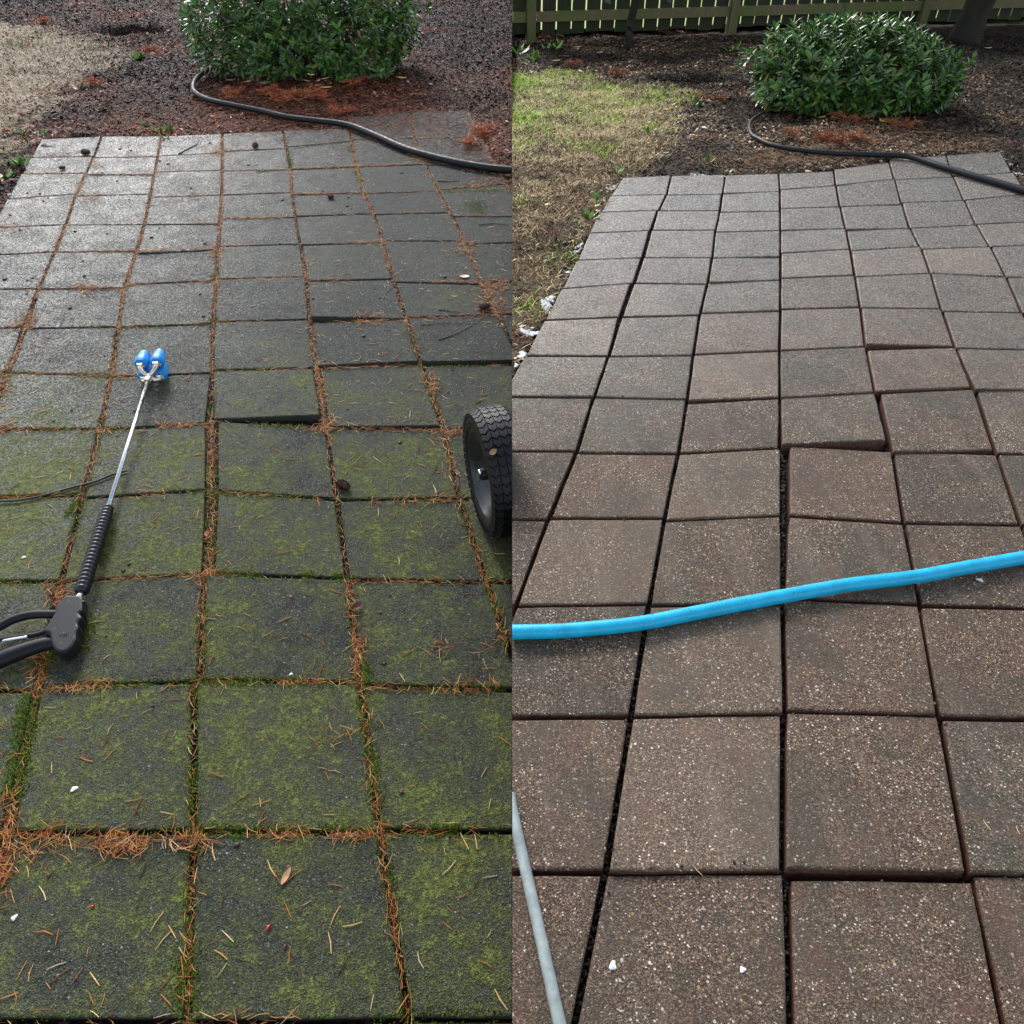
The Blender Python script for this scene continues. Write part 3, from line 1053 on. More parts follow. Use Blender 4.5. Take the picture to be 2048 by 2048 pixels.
def col_l(x, y, u, v, n):
    straw = np.array([0.58, 0.46, 0.30])
    pale = np.array([0.74, 0.63, 0.48])
    brown = np.array([0.13, 0.075, 0.05])
    green = np.array([0.14, 0.20, 0.05])
    t = rng.random(n)[:, None]
    c = straw * (1 - t) + pale * t
    c = np.where(rng.random(n)[:, None] < 0.22, brown, c)
    dk = fbm(x, y, 4.5, 73) < 0.42
    c = np.where((dk & (rng.random(n) < 0.55))[:, None], brown * 0.9, c)
    g = np.zeros(n)
    for (cu, cv, ru, rv, a) in [(25, 48, 40, 14, .9), (60, 80, 45, 14, .6), (190, 95, 45, 18, .7), (100, 65, 40, 12, .4), (45, 320, 40, 40, 1), (0, 350, 40, 30, 1), (45, 245, 50, 20, .5), (160, 175, 20, 15, .5)]:
        g = np.maximum(g, a * np.exp(-((u - cu) / ru) ** 2 - ((v - cv) / rv) ** 2))
    c = np.where((rng.random(n) < g * 0.85)[:, None], green * rng.uniform(0.6, 1.5, n)[:, None], c)
    return c * rng.uniform(0.65, 1.2, n)[:, None]


def col_r(x, y, u, v, n):
    straw = np.array([0.64, 0.50, 0.22])
    pale = np.array([0.80, 0.68, 0.40])
    brown = np.array([0.15, 0.080, 0.036])
    green = np.array([0.34, 0.54, 0.03])
    t = rng.random(n)[:, None]
    c = straw * (1 - t) + pale * t
    dead = sstep(215, 400, v) * 0.76 + 0.02
    c = np.where((rng.random(n) < dead)[:, None], brown * rng.uniform(0.6, 2.2, n)[:, None], c)
    g = np.zeros(n)
    for (cu, cv, ru, rv, a) in [(1030, 165, 55, 24, 1), (1045, 238, 45, 20, 1), (1110, 150, 40, 10, .9), (1185, 155, 50, 8, .7), (1320, 195, 30, 18, .75), (1215, 178, 45, 12, .6), (1040, 285, 30, 15, .5), (1090, 262, 40, 14, .5), (1155, 210, 70, 20, .3), (1300, 258, 14, 10, .7), (1130, 520, 40, 20, .35), (1070, 620, 40, 22, .4), (1045, 400, 30, 14, .3)]:
        g = np.maximum(g, a * np.exp(-((u - cu) / ru) ** 2 - ((v - cv) / rv) ** 2))
    g = np.maximum(g, 0.35 * (fbm(x, y, 3.5, 61) > 0.56) * (v < 330))
    dk = fbm(x, y, 5, 63) < 0.40
    c = np.where((dk & (rng.random(n) < 0.6))[:, None], brown * 0.7, c)
    c = np.where((rng.random(n) < np.minimum(1, g * 1.15))[:, None], green * rng.uniform(0.6, 1.5, n)[:, None], c)
    return c * rng.uniform(0.6, 1.2, n)[:, None]


grass('L', 140000, (-4.6, -1.2), (3.2, 11.5), col_l, 0.075)
grass('R', 190000, (0, 2.4), (1.4, 7.9), col_r, 0.062)

# ---------------------------------------------------------------- pine needles
NEEDLE_T = [(0, 1, 4, 3), (1, 2, 5, 4), (2, 0, 3, 5), (3, 4, 7, 6), (4, 5, 8, 7), (5, 3, 6, 8)]
PAL_N = np.array([(0.54, 0.19, 0.042), (0.68, 0.33, 0.09), (0.78, 0.50, 0.20), (0.30, 0.09, 0.03), (0.09, 0.03, 0.015), (0.80, 0.60, 0.32)])


def needle_geo(c, yaw, L, w, pitch, bend):
    n = len(c)
    d = np.stack([np.cos(yaw) * np.cos(pitch), np.sin(yaw) * np.cos(pitch), np.sin(pitch)], -1)
    s = np.stack([-np.sin(yaw), np.cos(yaw), np.zeros(n)], -1)
    t = np.cross(d, s)
    t = np.where(t[:, 2:3] < 0, -t, t)
    P = [c - d * (L / 2)[:, None], c + s * (bend * L)[:, None], c + d * (L / 2)[:, None]]
    W = [w * 0.7, w, w * 0.5]
    V = []
    for p, ww in zip(P, W):
        ww = ww[:, None]
        V += [p - s * ww, p + s * ww, p + t * ww * 1.5]
    return np.stack(V, 1)


N_x, N_y, N_lift, N_bright, N_yaw, N_sz = [], [], [], [], [], []


def add_needles(x, y, lift, bright, yaw=None, sz=1.0):
    n = len(x)
    N_x.append(x)
    N_y.append(y)
    N_lift.append(np.full(n, lift) if np.isscalar(lift) else lift)
    N_bright.append(np.full(n, bright, float))
    N_yaw.append(rng.uniform(0, 2 * math.pi, n) if yaw is None else yaw)
    N_sz.append(np.full(n, sz))


def along(P0, P1, n, spread, lift, bright, align=0.6, sz=1.0):
    if n <= 0:
        return
    t = rng.random(n)
    d = P1 - P0
    base = math.atan2(d[1], d[0])
    x = P0[0] + d[0] * t + rng.normal(0, spread, n)
    y = P0[1] + d[1] * t + rng.normal(0, spread, n)
    yaw = base + rng.normal(0, align, n) + math.pi * rng.integers(0, 2, n)
    add_needles(x, y, lift + rng.uniform(-0.002, 0.006, n), bright, yaw, sz)


LINES_L = []
for k in range(1, len(LJ)):
    ys = np.arange(LJ[k][0][1] + 6, 2090, 24)
    for a, b in zip(ys[:-1], ys[1:]):
        P0, P1 = hit(joint_x(LJ[k], a), a, 'L'), hit(joint_x(LJ[k], b), b, 'L')
        if P1[0] < 0.02 and -60 < joint_x(LJ[k], a) < 1040:
            LINES_L.append((P0, P1, 'v'))
for c in range(len(LR)):
    for r in range(1, len(LR[c])):
        b = LR[c][r]
        yl, yr = (b[2], b[3]) if len(b) == 4 else b
        if yl > 2090:
            continue
        ul, ur = joint_x(LJ[c], yl), joint_x(LJ[c + 1], yr)
        for i in range(6):
            t0, t1 = i / 6, (i + 1) / 6
            P0, P1 = hit(ul + (ur - ul) * t0, yl + (yr - yl) * t0, 'L'), hit(ul + (ur - ul) * t1, yl + (yr - yl) * t1, 'L')
            if P1[0] < 0.02 and P0[0] < 0 and ur > -20:
                LINES_L.append((P0, P1, 'h'))
for P0, P1, k in LINES_L:
    ln = np.linalg.norm(P1 - P0)
    m = (P0 + P1) / 2
    dens = float(fbm(np.array([m[0]]), np.array([m[1]]), 4.5, 41)[0])
    if k == 'v':
        n = int(ln * 470 * np.clip(dens * 2.2 - 0.35, 0.25, 1.5))
        along(P0, P1, n, 0.0055, 0.001, 1.0, 0.6)
    else:
        n = int(ln * 300 * np.clip((dens - 0.36) * 4.0, 0.05, 1.6))
        along(P0, P1, n, 0.006, 0.001, 1.0, 0.5)
# the gaping joint below the middle
for i in range(12):
    v0 = 848 + i * 25
    along(hit(422, v0, 'L'), hit(421, v0 + 25, 'L'), 30, 0.009, -0.006, 0.55, 1.1)
# heaps of needles (u, v, spread u, spread v, count)
for (u, v, su, sv, n) in [(232, 1690, 30, 14, 150), (240, 1685, 55, 9, 80), (60, 1690, 45, 18, 90), (12, 1660, 14, 40, 110), (8, 1740, 12, 28, 80), (105, 1668, 25, 8, 40), (385, 1680, 28, 12, 90),
                          (560, 1668, 25, 7, 60), (700, 1670, 22, 9, 70), (60, 636, 9, 10, 60), (48, 651, 14, 7, 80), (172, 576, 11, 7, 70), (430, 508, 9, 10, 90), (988, 575, 18, 10, 150), (985, 612, 22, 9, 130),
                          (738, 640, 20, 5, 80), (115, 1185, 14, 14, 120), (75, 1340, 10, 25, 110), (110, 1378, 40, 5, 80), (180, 1372, 25, 5, 60), (866, 770, 9, 14, 90), (655, 845, 9, 10, 60), (646, 780, 6, 20, 60),
                          (200, 862, 25, 4, 50), (345, 848, 25, 4, 60), (5, 858, 12, 4, 50), (250, 755, 15, 4, 40), (300, 990, 15, 4, 40), (722, 1300, 6, 14, 60), (712, 1330, 4, 20, 40), (430, 1145, 16, 5, 40),
                          (185, 398, 18, 4, 50), (100, 349, 28, 4, 90), (120, 310, 22, 4, 70), (430, 305, 9, 5, 60), (845, 318, 16, 6, 80), (960, 370, 25, 7, 90), (1005, 360, 15, 10, 70), (930, 497, 18, 8, 70), (20, 453, 25, 5, 60),
                          (8, 770, 8, 20, 90), (860, 1000, 60, 5, 110), (905, 865, 18, 6, 60), (940, 1375, 55, 7, 80), (600, 1362, 60, 4, 60), (1010, 1265, 10, 12, 40), (640, 860, 20, 5, 50), (192, 325, 6, 12, 40), (160, 372, 6, 12, 50),
                          (672, 1480, 30, 25, 26), (875, 1290, 18, 14, 18), (975, 1300, 20, 14, 16)]:
    uu, vv = rng.normal(u, su, n), rng.normal(v, sv, n)
    P = np.array([hit(a, b, 'L') for a, b in zip(uu, vv)])
    add_needles(P[:, 0], P[:, 1], rng.uniform(0.0, 0.007, n), 1.1)
n_heap = sum(len(a) for a in N_x)
# loose needles on the pavers
n = 5200
x, y = rng.uniform(-2.0, 0, n), rng.uniform(0.5, 6.0, n)
keepn = rng.random(n) < np.clip((fbm(x, y, 3.0, 51) - 0.25) * 1.6, 0.1, 1) * np.where(y > 2.6, 0.75, 0.8)
x, y = x[keepn], y[keepn]
add_needles(x, y, 0.0012, 1.25)
x, y = np.concatenate(N_x), np.concatenate(N_y)
lift, bright, yaw, szs = map(np.concatenate, (N_lift, N_bright, N_yaw, N_sz))
ok = (x < -0.012)
loose = np.arange(len(x)) >= n_heap
x, y, lift, bright, yaw, loose = x[ok], y[ok], lift[ok], bright[ok], yaw[ok], loose[ok]
tz, on = top_z('L', x, y, -0.008)
z = tz + lift + 0.001
n = len(x)
Ln = rng.uniform(0.015, 0.036, n) * KL
wd = rng.uniform(0.0005, 0.00082, n) * KL
pit = np.where(loose, rng.normal(0, 0.03, n), rng.normal(0, 0.16, n))
bend = rng.normal(0, 0.05, n)
C = np.stack([x, y, z], -1)
ki = np.where(loose, rng.choice(6, n, p=[.24, .27, .22, .1, .05, .12]), rng.choice(6, n, p=[.33, .18, .09, .24, .13, .03]))
cols = PAL_N[ki] * (bright * rng.uniform(0.7, 1.2, n))[:, None]
un, vn, dn = to_px(C)
# the 300 nearest loose needles are things of their own
cand = np.where(loose & on & (un > 2) & (un < 1020) & (vn > 800) & (vn < 2044))[0]
cand = cand[np.argsort(dn[cand] / Ln[cand])][:300]
single = np.zeros(n, bool)
single[cand] = True
G = needle_geo(C, yaw, Ln, wd, pit, bend)
o = arr_obj('pine_needles', G[~single], NEEDLE_T, M['attr'], cols[~single])
tag(o, kind='stuff')
NM = []
for i in range(6):
    m_ = NT('needle_tone')
    m_.set(Base_Color=tuple(PAL_N[i] * 1.1), Roughness=0.55)
    NM.append(m_.m)
nmesh = {}
for i in cand:
    key = (int(ki[i]), int(np.clip(round(bend[i] / 0.05), -2, 2)))
    if key not in nmesh:
        g = needle_geo(np.zeros((1, 3)), np.zeros(1), np.ones(1), np.array([0.033]), np.zeros(1), np.array([key[1] * 0.05]))[0]
        me = bpy.data.meshes.new('pine_needle')
        me.from_pydata(g.tolist(), [], NEEDLE_T)
        me.materials.append(NM[key[0]])
        nmesh[key] = me
    ob = bpy.data.objects.new('pine_needle', nmesh[key])
    ob.location = C[i]
    ob.rotation_euler = (ALPHA * math.cos(yaw[i]), 0, yaw[i])
    ob.rotation_euler = (0, -pit[i] - ALPHA * math.sin(yaw[i]), yaw[i])
    ob.scale = (Ln[i],) * 3
    COL.objects.link(ob)
    tag(ob, 'single orange-tan pine needle lying loose on the mossy unwashed pavers', 'pine needle', 'loose pine needles on the mossy pavers')
# a few needles left on the washed side
for (u, v, a, L_) in [(1395, 1740, 2.2, 0.022), (1362, 1722, 1.1, 0.012), (1974, 1650, 1.8, 0.02), (2036, 1660, 1.45, 0.016), (1782, 695, 2.0, 0.02), (1904, 1214, 2.5, 0.014), (2040, 1000, 0.6, 0.014), (1252, 1418, 1.9, 0.012)]:
    p = place(u, v, 'R', 0.001)
    ob = bpy.data.objects.new('pine_needle', nmesh.get((2, 1)) or list(nmesh.values())[0])
    ob.location = p
    ob.rotation_euler = (0, 0, a)
    ob.scale = (L_,) * 3
    COL.objects.link(ob)
    tag(ob, 'stray pale pine needle on the washed brown pavers', 'pine needle', 'stray needles on the washed pavers')

gx_, gy_ = [], []
for k in range(0, len(RJ)):
    ys = np.arange(RJ[k][0][1], 2100, 18)
    for a, b in zip(ys[:-1], ys[1:]):
        if not (1010 < joint_x(RJ[k], a) < 2070):
            continue
        P0, P1 = hit(joint_x(RJ[k], a), a, 'R'), hit(joint_x(RJ[k], b), b, 'R')
        n = int(np.linalg.norm(P1 - P0) * 420)
        t = rng.random(n)
        gx_.append(P0[0] + (P1[0] - P0[0]) * t + rng.normal(0, 0.004, n))
        gy_.append(P0[1] + (P1[1] - P0[1]) * t)
for c in range(len(RR)):
    for r in range(1, len(RR[c])):
        b = RR[c][r]
        yl, yr = (b[2], b[3]) if len(b) == 4 else b
        if yl > 2090:
            continue
        P0, P1 = hit(joint_x(RJ[c], yl), yl, 'R'), hit(joint_x(RJ[c + 1], yr), yr, 'R')
        n = int(np.linalg.norm(P1 - P0) * 300)
        t = rng.random(n)
        gx_.append(P0[0] + (P1[0] - P0[0]) * t)
        gy_.append(P0[1] + (P1[1] - P0[1]) * t + rng.normal(0.001, 0.005, n))
x, y = np.concatenate(gx_), np.concatenate(gy_)
ok = (x > 0.01) & (y > 0.4)
x, y = x[ok], y[ok]
tz, on = top_z('R', x, y, -0.028)
keep_ = ~on | (rng.random(len(x)) < 0.05)
x, y, tz = x[keep_], y[keep_], tz[keep_]
n = len(x)
ex, ey, ez = rot_frames(n, 0.5)
L = (rng.uniform(0.002, 0.009, n))[:, None]
c = np.stack([x, y, tz + 0.001], -1)
V = np.stack([c - ex * L * 0.6, c + ey * L * 0.45, c + ex * L * 0.6, c - ey * L * 0.4, c + ez * L * 0.5], 1)
pal = np.array([(0.02, 0.013, 0.008), (0.06, 0.032, 0.018), (0.12, 0.075, 0.045), (0.05, 0.06, 0.02), (0.25, 0.20, 0.15)])
tag(arr_obj('joint_grit', V, [(0, 1, 4), (1, 2, 4), (2, 3, 4), (3, 0, 4)], M['attr'], pal[rng.choice(5, n, p=[.4, .3, .15, .1, .05])]), kind='stuff')

def rust(side, spots, palette):
    U = np.concatenate([rng.normal(u, su, n) for u, v, su, sv, n in spots])
    Vv = np.concatenate([rng.normal(v, sv, n) for u, v, su, sv, n in spots])
    ok = (U < 1018 if side == 'L' else U > 1030) & (Vv > 2)
    P = np.array([hit(a, b, side) for a, b in zip(U[ok], Vv[ok])])
    z, out = terrain_z(side, P[:, 0], P[:, 1])
    tz, on = top_z(side, P[:, 0], P[:, 1])
    z = np.where(on, tz - 0.004, z)
    n = len(P)
    C_ = np.stack([P[:, 0], P[:, 1], z + rng.uniform(0.005, 0.014, n)], -1)
    Gm = needle_geo(C_, rng.uniform(0, 6.28, n), rng.uniform(0.022, 0.042, n), rng.uniform(0.0008, 0.0014, n), rng.normal(0, 0.22, n), rng.normal(0, 0.06, n))
    pal_ = np.array(palette)
    tag(arr_obj('pine_needles', Gm, NEEDLE_T, M['attr'], pal_[rng.integers(0, len(pal_), n)] * rng.uniform(0.5, 1.2, n)[:, None]), kind='stuff')


rust('L', [(590, 215, 150, 26, 2600), (480, 200, 70, 20, 700), (900, 250, 110, 35, 1500), (980, 300, 40, 30, 700), (560, 250, 200, 8, 1300), (250, 200, 160, 50, 1300), (750, 180, 110, 20, 900), (700, 215, 120, 14, 900), (300, 100, 60, 12, 200)],
     [(0.42, 0.12, 0.045), (0.30, 0.085, 0.035), (0.52, 0.20, 0.08), (0.18, 0.05, 0.025), (0.10, 0.035, 0.02)])
rust('R', [(1690, 280, 90, 16, 1100), (1600, 318, 80, 9, 700), (1800, 262, 60, 12, 500), (1500, 315, 90, 12, 700), (1900, 290, 90, 12, 700), (1150, 85, 90, 14, 700), (1330, 80, 120, 10, 600), (1400, 250, 130, 50, 1100), (1250, 300, 80, 30, 600)],
     [(0.36, 0.13, 0.05), (0.26, 0.10, 0.04), (0.40, 0.26, 0.13), (0.14, 0.06, 0.03), (0.34, 0.25, 0.14)])

# ---------------------------------------------------------------- moss in the joints
mx, my, mh = [], [], []
for (pts, w, n) in [([(66, 1385), (50, 1450), (38, 1530), (26, 1590)], 0.014, 1500), ([(395, 1360), (384, 1400)], 0.005, 60), ([(384, 1530), (380, 1640)], 0.005, 150), ([(376, 1900), (372, 2048)], 0.011, 500),
                    ([(742, 1500), (752, 1600)], 0.008, 350), ([(375, 1775), (378, 1880)], 0.006, 160), ([(725, 1330), (738, 1365)], 0.009, 260), ([(720, 1400), (735, 1500)], 0.006, 160), ([(775, 1740), (785, 1790)], 0.005, 120),
                    ([(100, 1376), (300, 1366)], 0.004, 220), ([(410, 1362), (520, 1362)], 0.005, 260), ([(395, 1660), (600, 1660)], 0.005, 260), ([(430, 1146), (520, 1149)], 0.004, 200), ([(612, 1152), (618, 1150)], 0.007, 120), ([(670, 1152), (690, 1158)], 0.007, 130),
                    ([(975, 1175), (1000, 1230)], 0.007, 160), ([(1002, 1250), (1020, 1310)], 0.009, 200), ([(575, 300), (583, 335)], 0.012, 260), ([(515, 345), (575, 340)], 0.006, 160), ([(590, 295), (690, 284)], 0.006, 160), ([(712, 340), (722, 365)], 0.010, 200), ([(700, 292), (704, 305)], 0.012, 120),
                    ([(820, 232), (826, 240)], 0.012, 120), ([(890, 384), (1010, 380)], 0.012, 260), ([(940, 405), (965, 425)], 0.03, 420), ([(150, 1000), (160, 1010)], 0.005, 80), ([(140, 1030), (150, 1010)], 0.008, 200), ([(215, 1050), (228, 1030)], 0.008, 130), ([(200, 1130), (222, 1060)], 0.008, 200), ([(160, 1300), (175, 1240)], 0.012, 260), ([(90, 1330), (100, 1300)], 0.01, 160), ([(428, 560), (432, 540)], 0.01, 100),
                    ([(640, 1655), (760, 1660)], 0.004, 140), ([(860, 1660), (920, 1658)], 0.005, 140), ([(800, 1372), (1010, 1376)], 0.005, 240)]:
    P = smooth_path([hit(u, v, 'L') for u, v in pts], 20)
    k = rng.integers(0, len(P), n)
    mx.append(P[k, 0] + rng.normal(0, w, n))
    my.append(P[k, 1] + rng.normal(0, w * 1.2, n))
for P0, P1, kk in LINES_L:
    m_ = (P0 + P1) / 2
    if m_[1] > 2.6 * KL:
        continue
    dn_ = float(fbm(np.array([m_[0]]), np.array([m_[1]]), 5.0, 87)[0])
    k = int(np.linalg.norm(P1 - P0) * 900 * max(0, dn_ - 0.40) * 3)
    if k <= 0:
        continue
    t = rng.random(k)
    sgn = rng.choice([-1, 1], k) * 0.009
    off = (sgn + rng.normal(0, 0.004, k))
    dx_, dy_ = (P1 - P0)[:2] / np.linalg.norm((P1 - P0)[:2])
    mx.append(P0[0] + (P1[0] - P0[0]) * t - dy_ * off)
    my.append(P0[1] + (P1[1] - P0[1]) * t + dx_ * off)
x, y = np.concatenate(mx), np.concatenate(my)
ok = x < -0.01
x, y = x[ok], y[ok]
tz, on = top_z('L', x, y, -0.006)
n = len(x)
a = rng.uniform(0, 6.28, n)
h = rng.uniform(0.003, 0.0075, n)
c = np.stack([x, y, tz], -1)
w = rng.uniform(0.0016, 0.003, n)
V = np.stack([c + np.stack([np.cos(a + q) * w, np.sin(a + q) * w, 0 * w - 0.001], -1) for q in (0, 2.09, 4.19)] +
             [c + np.stack([rng.normal(0, 0.002, n), rng.normal(0, 0.002, n), h], -1)], 1)
mcol = np.stack([rng.uniform(0.05, 0.13, n), rng.uniform(0.085, 0.19, n), rng.uniform(0.006, 0.018, n)], -1)
tag(arr_obj('moss', V, [(0, 1, 3), (1, 2, 3), (2, 0, 3)], M['grass'], mcol), kind='stuff')

# ---------------------------------------------------------------- bushes
LEAF_V = np.array([(0, 0, 0), (-0.5, 0.32, 0.10), (0, 0.34, 0), (0.5, 0.32, 0.10), (-0.44, 0.68, 0.07), (0, 0.68, -0.03), (0.44, 0.68, 0.07), (0, 1.0, -0.12)])
LEAF_Q = [(0, 2, 1), (0, 3, 2), (1, 2, 5), (1, 5, 4), (2, 3, 6), (2, 6, 5), (4, 5, 7), (5, 6, 7)]


def leaf_mesh(name, mat, wid=0.34, curl=1.0):
    v = LEAF_V.copy()
    v[:, 0] *= wid
    v[:, 2] *= 0.55 * curl
    me = bpy.data.meshes.new(name)
    me.from_pydata(v.tolist(), [], LEAF_Q)
    me.materials.append(mat)
    me.polygons.foreach_set('use_smooth', np.ones(len(me.polygons), bool))
    return me


LEAF_MESH = [leaf_mesh('leaf', M['leaf'], 0.31, 1.0), leaf_mesh('leaf', M['leaf'], 0.28, 2.2), leaf_mesh('leaf', M['leaf'], 0.35, 0.2)]


def bush(side, cen, ax, ay, H, label, n_shoots, seed, zlow=0.0):
    r = np.random.default_rng(seed)
    gz = ground_z(side, cen[0], cen[1])[0]
    root = empty('bush', (cen[0], cen[1], gz))
    tag(root, label, 'bush')
    # shoots over a lumpy flattened dome that starts just above the ground
    th = r.uniform(0, 2 * math.pi, n_shoots)
    zz = r.uniform(-0.66, 1.0, n_shoots)
    rad = np.sqrt(np.maximum(0, 1 - np.abs(zz) ** np.where(zz > 0, 1.75, 2.6)))
    lump = 1 + 0.17 * (fbm(np.cos(th) * 2 + 5, np.sin(th) * 2 + zz * 2 + 5, 1.3, seed) - 0.5) * 2
    depth = np.where(r.random(n_shoots) < 0.72, r.uniform(0.92, 1.06, n_shoots), r.uniform(0.5, 0.92, n_shoots))
    stray = r.random(n_shoots) < 0.035
    depth = np.where(stray & (zz > 0), r.uniform(1.06, 1.20, n_shoots), depth)
    nx, ny = np.cos(th) * rad, np.sin(th) * rad
    S = np.stack([cen[0] + nx * ax * depth * lump, cen[1] + ny * ay * depth * lump, gz + H * (0.42 + 0.58 * zz * depth * lump)], -1)
    nr = np.stack([nx / ax, ny / ay, zz / (0.6 * H)], -1)
    nr /= np.linalg.norm(nr, axis=1)[:, None]
    axd = nr * 0.6 + np.array([0, 0, 0.75])
    axd /= np.linalg.norm(axd, axis=1)[:, None]
    Pos, D, Nn, Len, Sh = [], [], [], [], []
    nl = 9
    for j in range(nl):
        az = j * 2.4 + r.uniform(-0.4, 0.4, n_shoots)
        el = 0.25 + 0.75 * (j / nl) + r.normal(0, 0.15, n_shoots)
        t1 = np.cross(axd, np.array([0.3, 0.1, 1.0]))
        t1 /= np.linalg.norm(t1, axis=1)[:, None]
        t2 = np.cross(axd, t1)
        rd = t1 * np.cos(az)[:, None] + t2 * np.sin(az)[:, None]
        d = rd * np.cos(el)[:, None] + axd * np.sin(el)[:, None]
        nn = axd * np.cos(el)[:, None] - rd * np.sin(el)[:, None]
        d[:, 2] -= 0.15 + 0.5 * np.clip(0.1 - zz, 0, 1)
        d /= np.linalg.norm(d, axis=1)[:, None]
        nn -= d * np.sum(nn * d, axis=1)[:, None]
        nn /= np.linalg.norm(nn, axis=1)[:, None]
        Pos.append(S - axd * (0.05 * (1 - j / nl))[..., None] if False else S - axd * 0.05 * (1 - j / nl))
        D.append(d)
        Nn.append(nn)
        Len.append(r.uniform(0.050, 0.083, n_shoots))
        Sh.append(depth)
    Pos, D, Nn, Len, Sh = map(np.concatenate, (Pos, D, Nn, Len, Sh))
    tipz = Pos[:, 2] + D[:, 2] * Len
    gmin = ground_z(side, Pos[:, 0], Pos[:, 1]) + 0.012
    ok = (np.minimum(tipz, Pos[:, 2]) > gmin) & ((Pos[:, 0] < -0.06) if side == 'L' else (Pos[:, 0] > 0.06))
    Pos, D, Nn, Len, Sh = Pos[ok], D[ok], Nn[ok], Len[ok], Sh[ok]
    X = np.cross(D, Nn)
    view = np.array([0, 0, CAM_H]) - Pos
    dist = np.linalg.norm(view, axis=1)
    view /= dist[:, None]
    cc = Pos - np.array([cen[0], cen[1], gz + H * 0.4])
    cc /= np.linalg.norm(cc, axis=1)[:, None]
    up_, vp_, _ = to_px(Pos)
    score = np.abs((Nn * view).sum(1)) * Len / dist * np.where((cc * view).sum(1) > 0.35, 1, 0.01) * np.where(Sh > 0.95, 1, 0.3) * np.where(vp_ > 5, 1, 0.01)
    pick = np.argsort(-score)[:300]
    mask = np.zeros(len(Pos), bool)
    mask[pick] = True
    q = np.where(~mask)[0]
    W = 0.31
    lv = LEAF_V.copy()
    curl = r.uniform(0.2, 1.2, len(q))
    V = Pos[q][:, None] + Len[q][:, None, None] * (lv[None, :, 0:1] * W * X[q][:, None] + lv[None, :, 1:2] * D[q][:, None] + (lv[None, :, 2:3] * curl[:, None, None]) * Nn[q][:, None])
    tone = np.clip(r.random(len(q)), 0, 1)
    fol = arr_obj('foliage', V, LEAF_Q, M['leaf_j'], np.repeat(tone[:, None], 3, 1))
    fol.data.polygons.foreach_set('use_smooth', np.ones(len(fol.data.polygons), bool))
    attach(fol, root)
    fol['kind'] = 'stuff'
    for i in pick:
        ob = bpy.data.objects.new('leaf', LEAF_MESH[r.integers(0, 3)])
        mw = Matrix(((X[i][0], D[i][0], Nn[i][0]), (X[i][1], D[i][1], Nn[i][1]), (X[i][2], D[i][2], Nn[i][2]))).to_4x4()
        mw = Matrix.Translation(Vector(Pos[i]) - Vector(root.location)) @ mw @ Matrix.Scale(Len[i], 4)
        ob.parent = root
        ob.matrix_local = mw
        COL.objects.link(ob)
    parts = []
    for i in range(60):
        k = r.integers(0, n_shoots)
        b0 = np.array([cen[0] + r.normal(0, ax * 0.18), cen[1] + r.normal(0, ay * 0.18), gz - 0.01])
        b1 = S[k] * 0.95 + b0 * 0.05
        mid = (b0 + b1) / 2 + np.array([0, 0, 0.06])
        parts.append(tube_geo([b0, mid, b1], [0.008, 0.006, 0.003], 5))
    v, f = merge(parts)
    attach(mesh_obj('stems', v, f, M['stem']), root)
    return root


cR = hit(1692, 205, 'R')
HR = (zat(cR[1], 38) - 0.0)
bush('R', cR, 0.69, 0.50, HR, 'glossy dark green bush by the wooden fence, whole and round', 1150, 3)
cL = hit(624, 137, 'L')
gl_ = surf('L', cL[1])
bush('L', cL, 0.86, 0.55, 0.86, 'dark green bush over the unwashed patio, its top cut by the picture edge', 1150, 4)

# ---------------------------------------------------------------- fence
fa, fb = hit(1061, 80, 'R'), hit(1839, 54, 'R')
fdir = (fb - fa)
fdir[2] = 0
flen = np.linalg.norm(fdir)
fdir /= flen
fnor = np.array([-fdir[1], fdir[0], 0])        # towards the back
root = empty('wooden_fence', fa)
tag(root, 'weathered wooden fence green with algae behind the bush', 'fence')


def box(c, ax, ay, az, hx, hy, hz, bev=0.0):
    c = np.asarray(c, float)
    V = []
    for sz in (-1, 1):
        for sx, sy in ((-1, -1), (1, -1), (1, 1), (-1, 1)):
            V.append(c + ax * hx * sx + ay * hy * sy + az * hz * sz)
    return np.array(V), [(3, 2, 1, 0), (4, 5, 6, 7), (0, 1, 5, 4), (1, 2, 6, 5), (2, 3, 7, 6), (3, 0, 4, 7)]


ZU = np.array([0, 0, 1.0])
s0 = -fa[0] / fdir[0] + 0.01
posts = [0.0]
d2 = hit(1469, 70, 'R')
posts.append(np.dot(d2 - fa, fdir))
posts.append(flen)
posts.append(flen + (flen - posts[1]) * 0.98)
for s in posts:
    v, f = box(fa + fdir * s + ZU * 0.56, fdir, fnor, ZU, 0.044, 0.044, 0.62)
    attach(mesh_obj('post', v, f, M['post']), root)
rail_h = [0.195, 0.95]
ends = [s0] + posts + [posts[-1] + 1.2]
for hgt in rail_h:
    for a, b in zip(ends[:-1], ends[1:]):
        e0, e1 = a + (0.046 if a != s0 else 0), b - 0.046
        c = fa + fdir * (e0 + e1) / 2 + ZU * hgt
        tilt = prng.uniform(-0.004, 0.004)
        v, f = box(c + fnor * 0.01, fdir + ZU * tilt, fnor, ZU, (e1 - e0) / 2, 0.019, 0.044)
        attach(mesh_obj('rail', v, f, M['rail']), root)
        if hgt == rail_h[0] and a != s0:
            v, f = box(fa + fdir * (e0 + 0.006) + ZU * (hgt - 0.005) - fnor * 0.012, fdir, fnor, ZU, 0.006, 0.002, 0.040)
            attach(mesh_obj('bracket', v, f, M['steel']), root)
s = s0 + 0.07
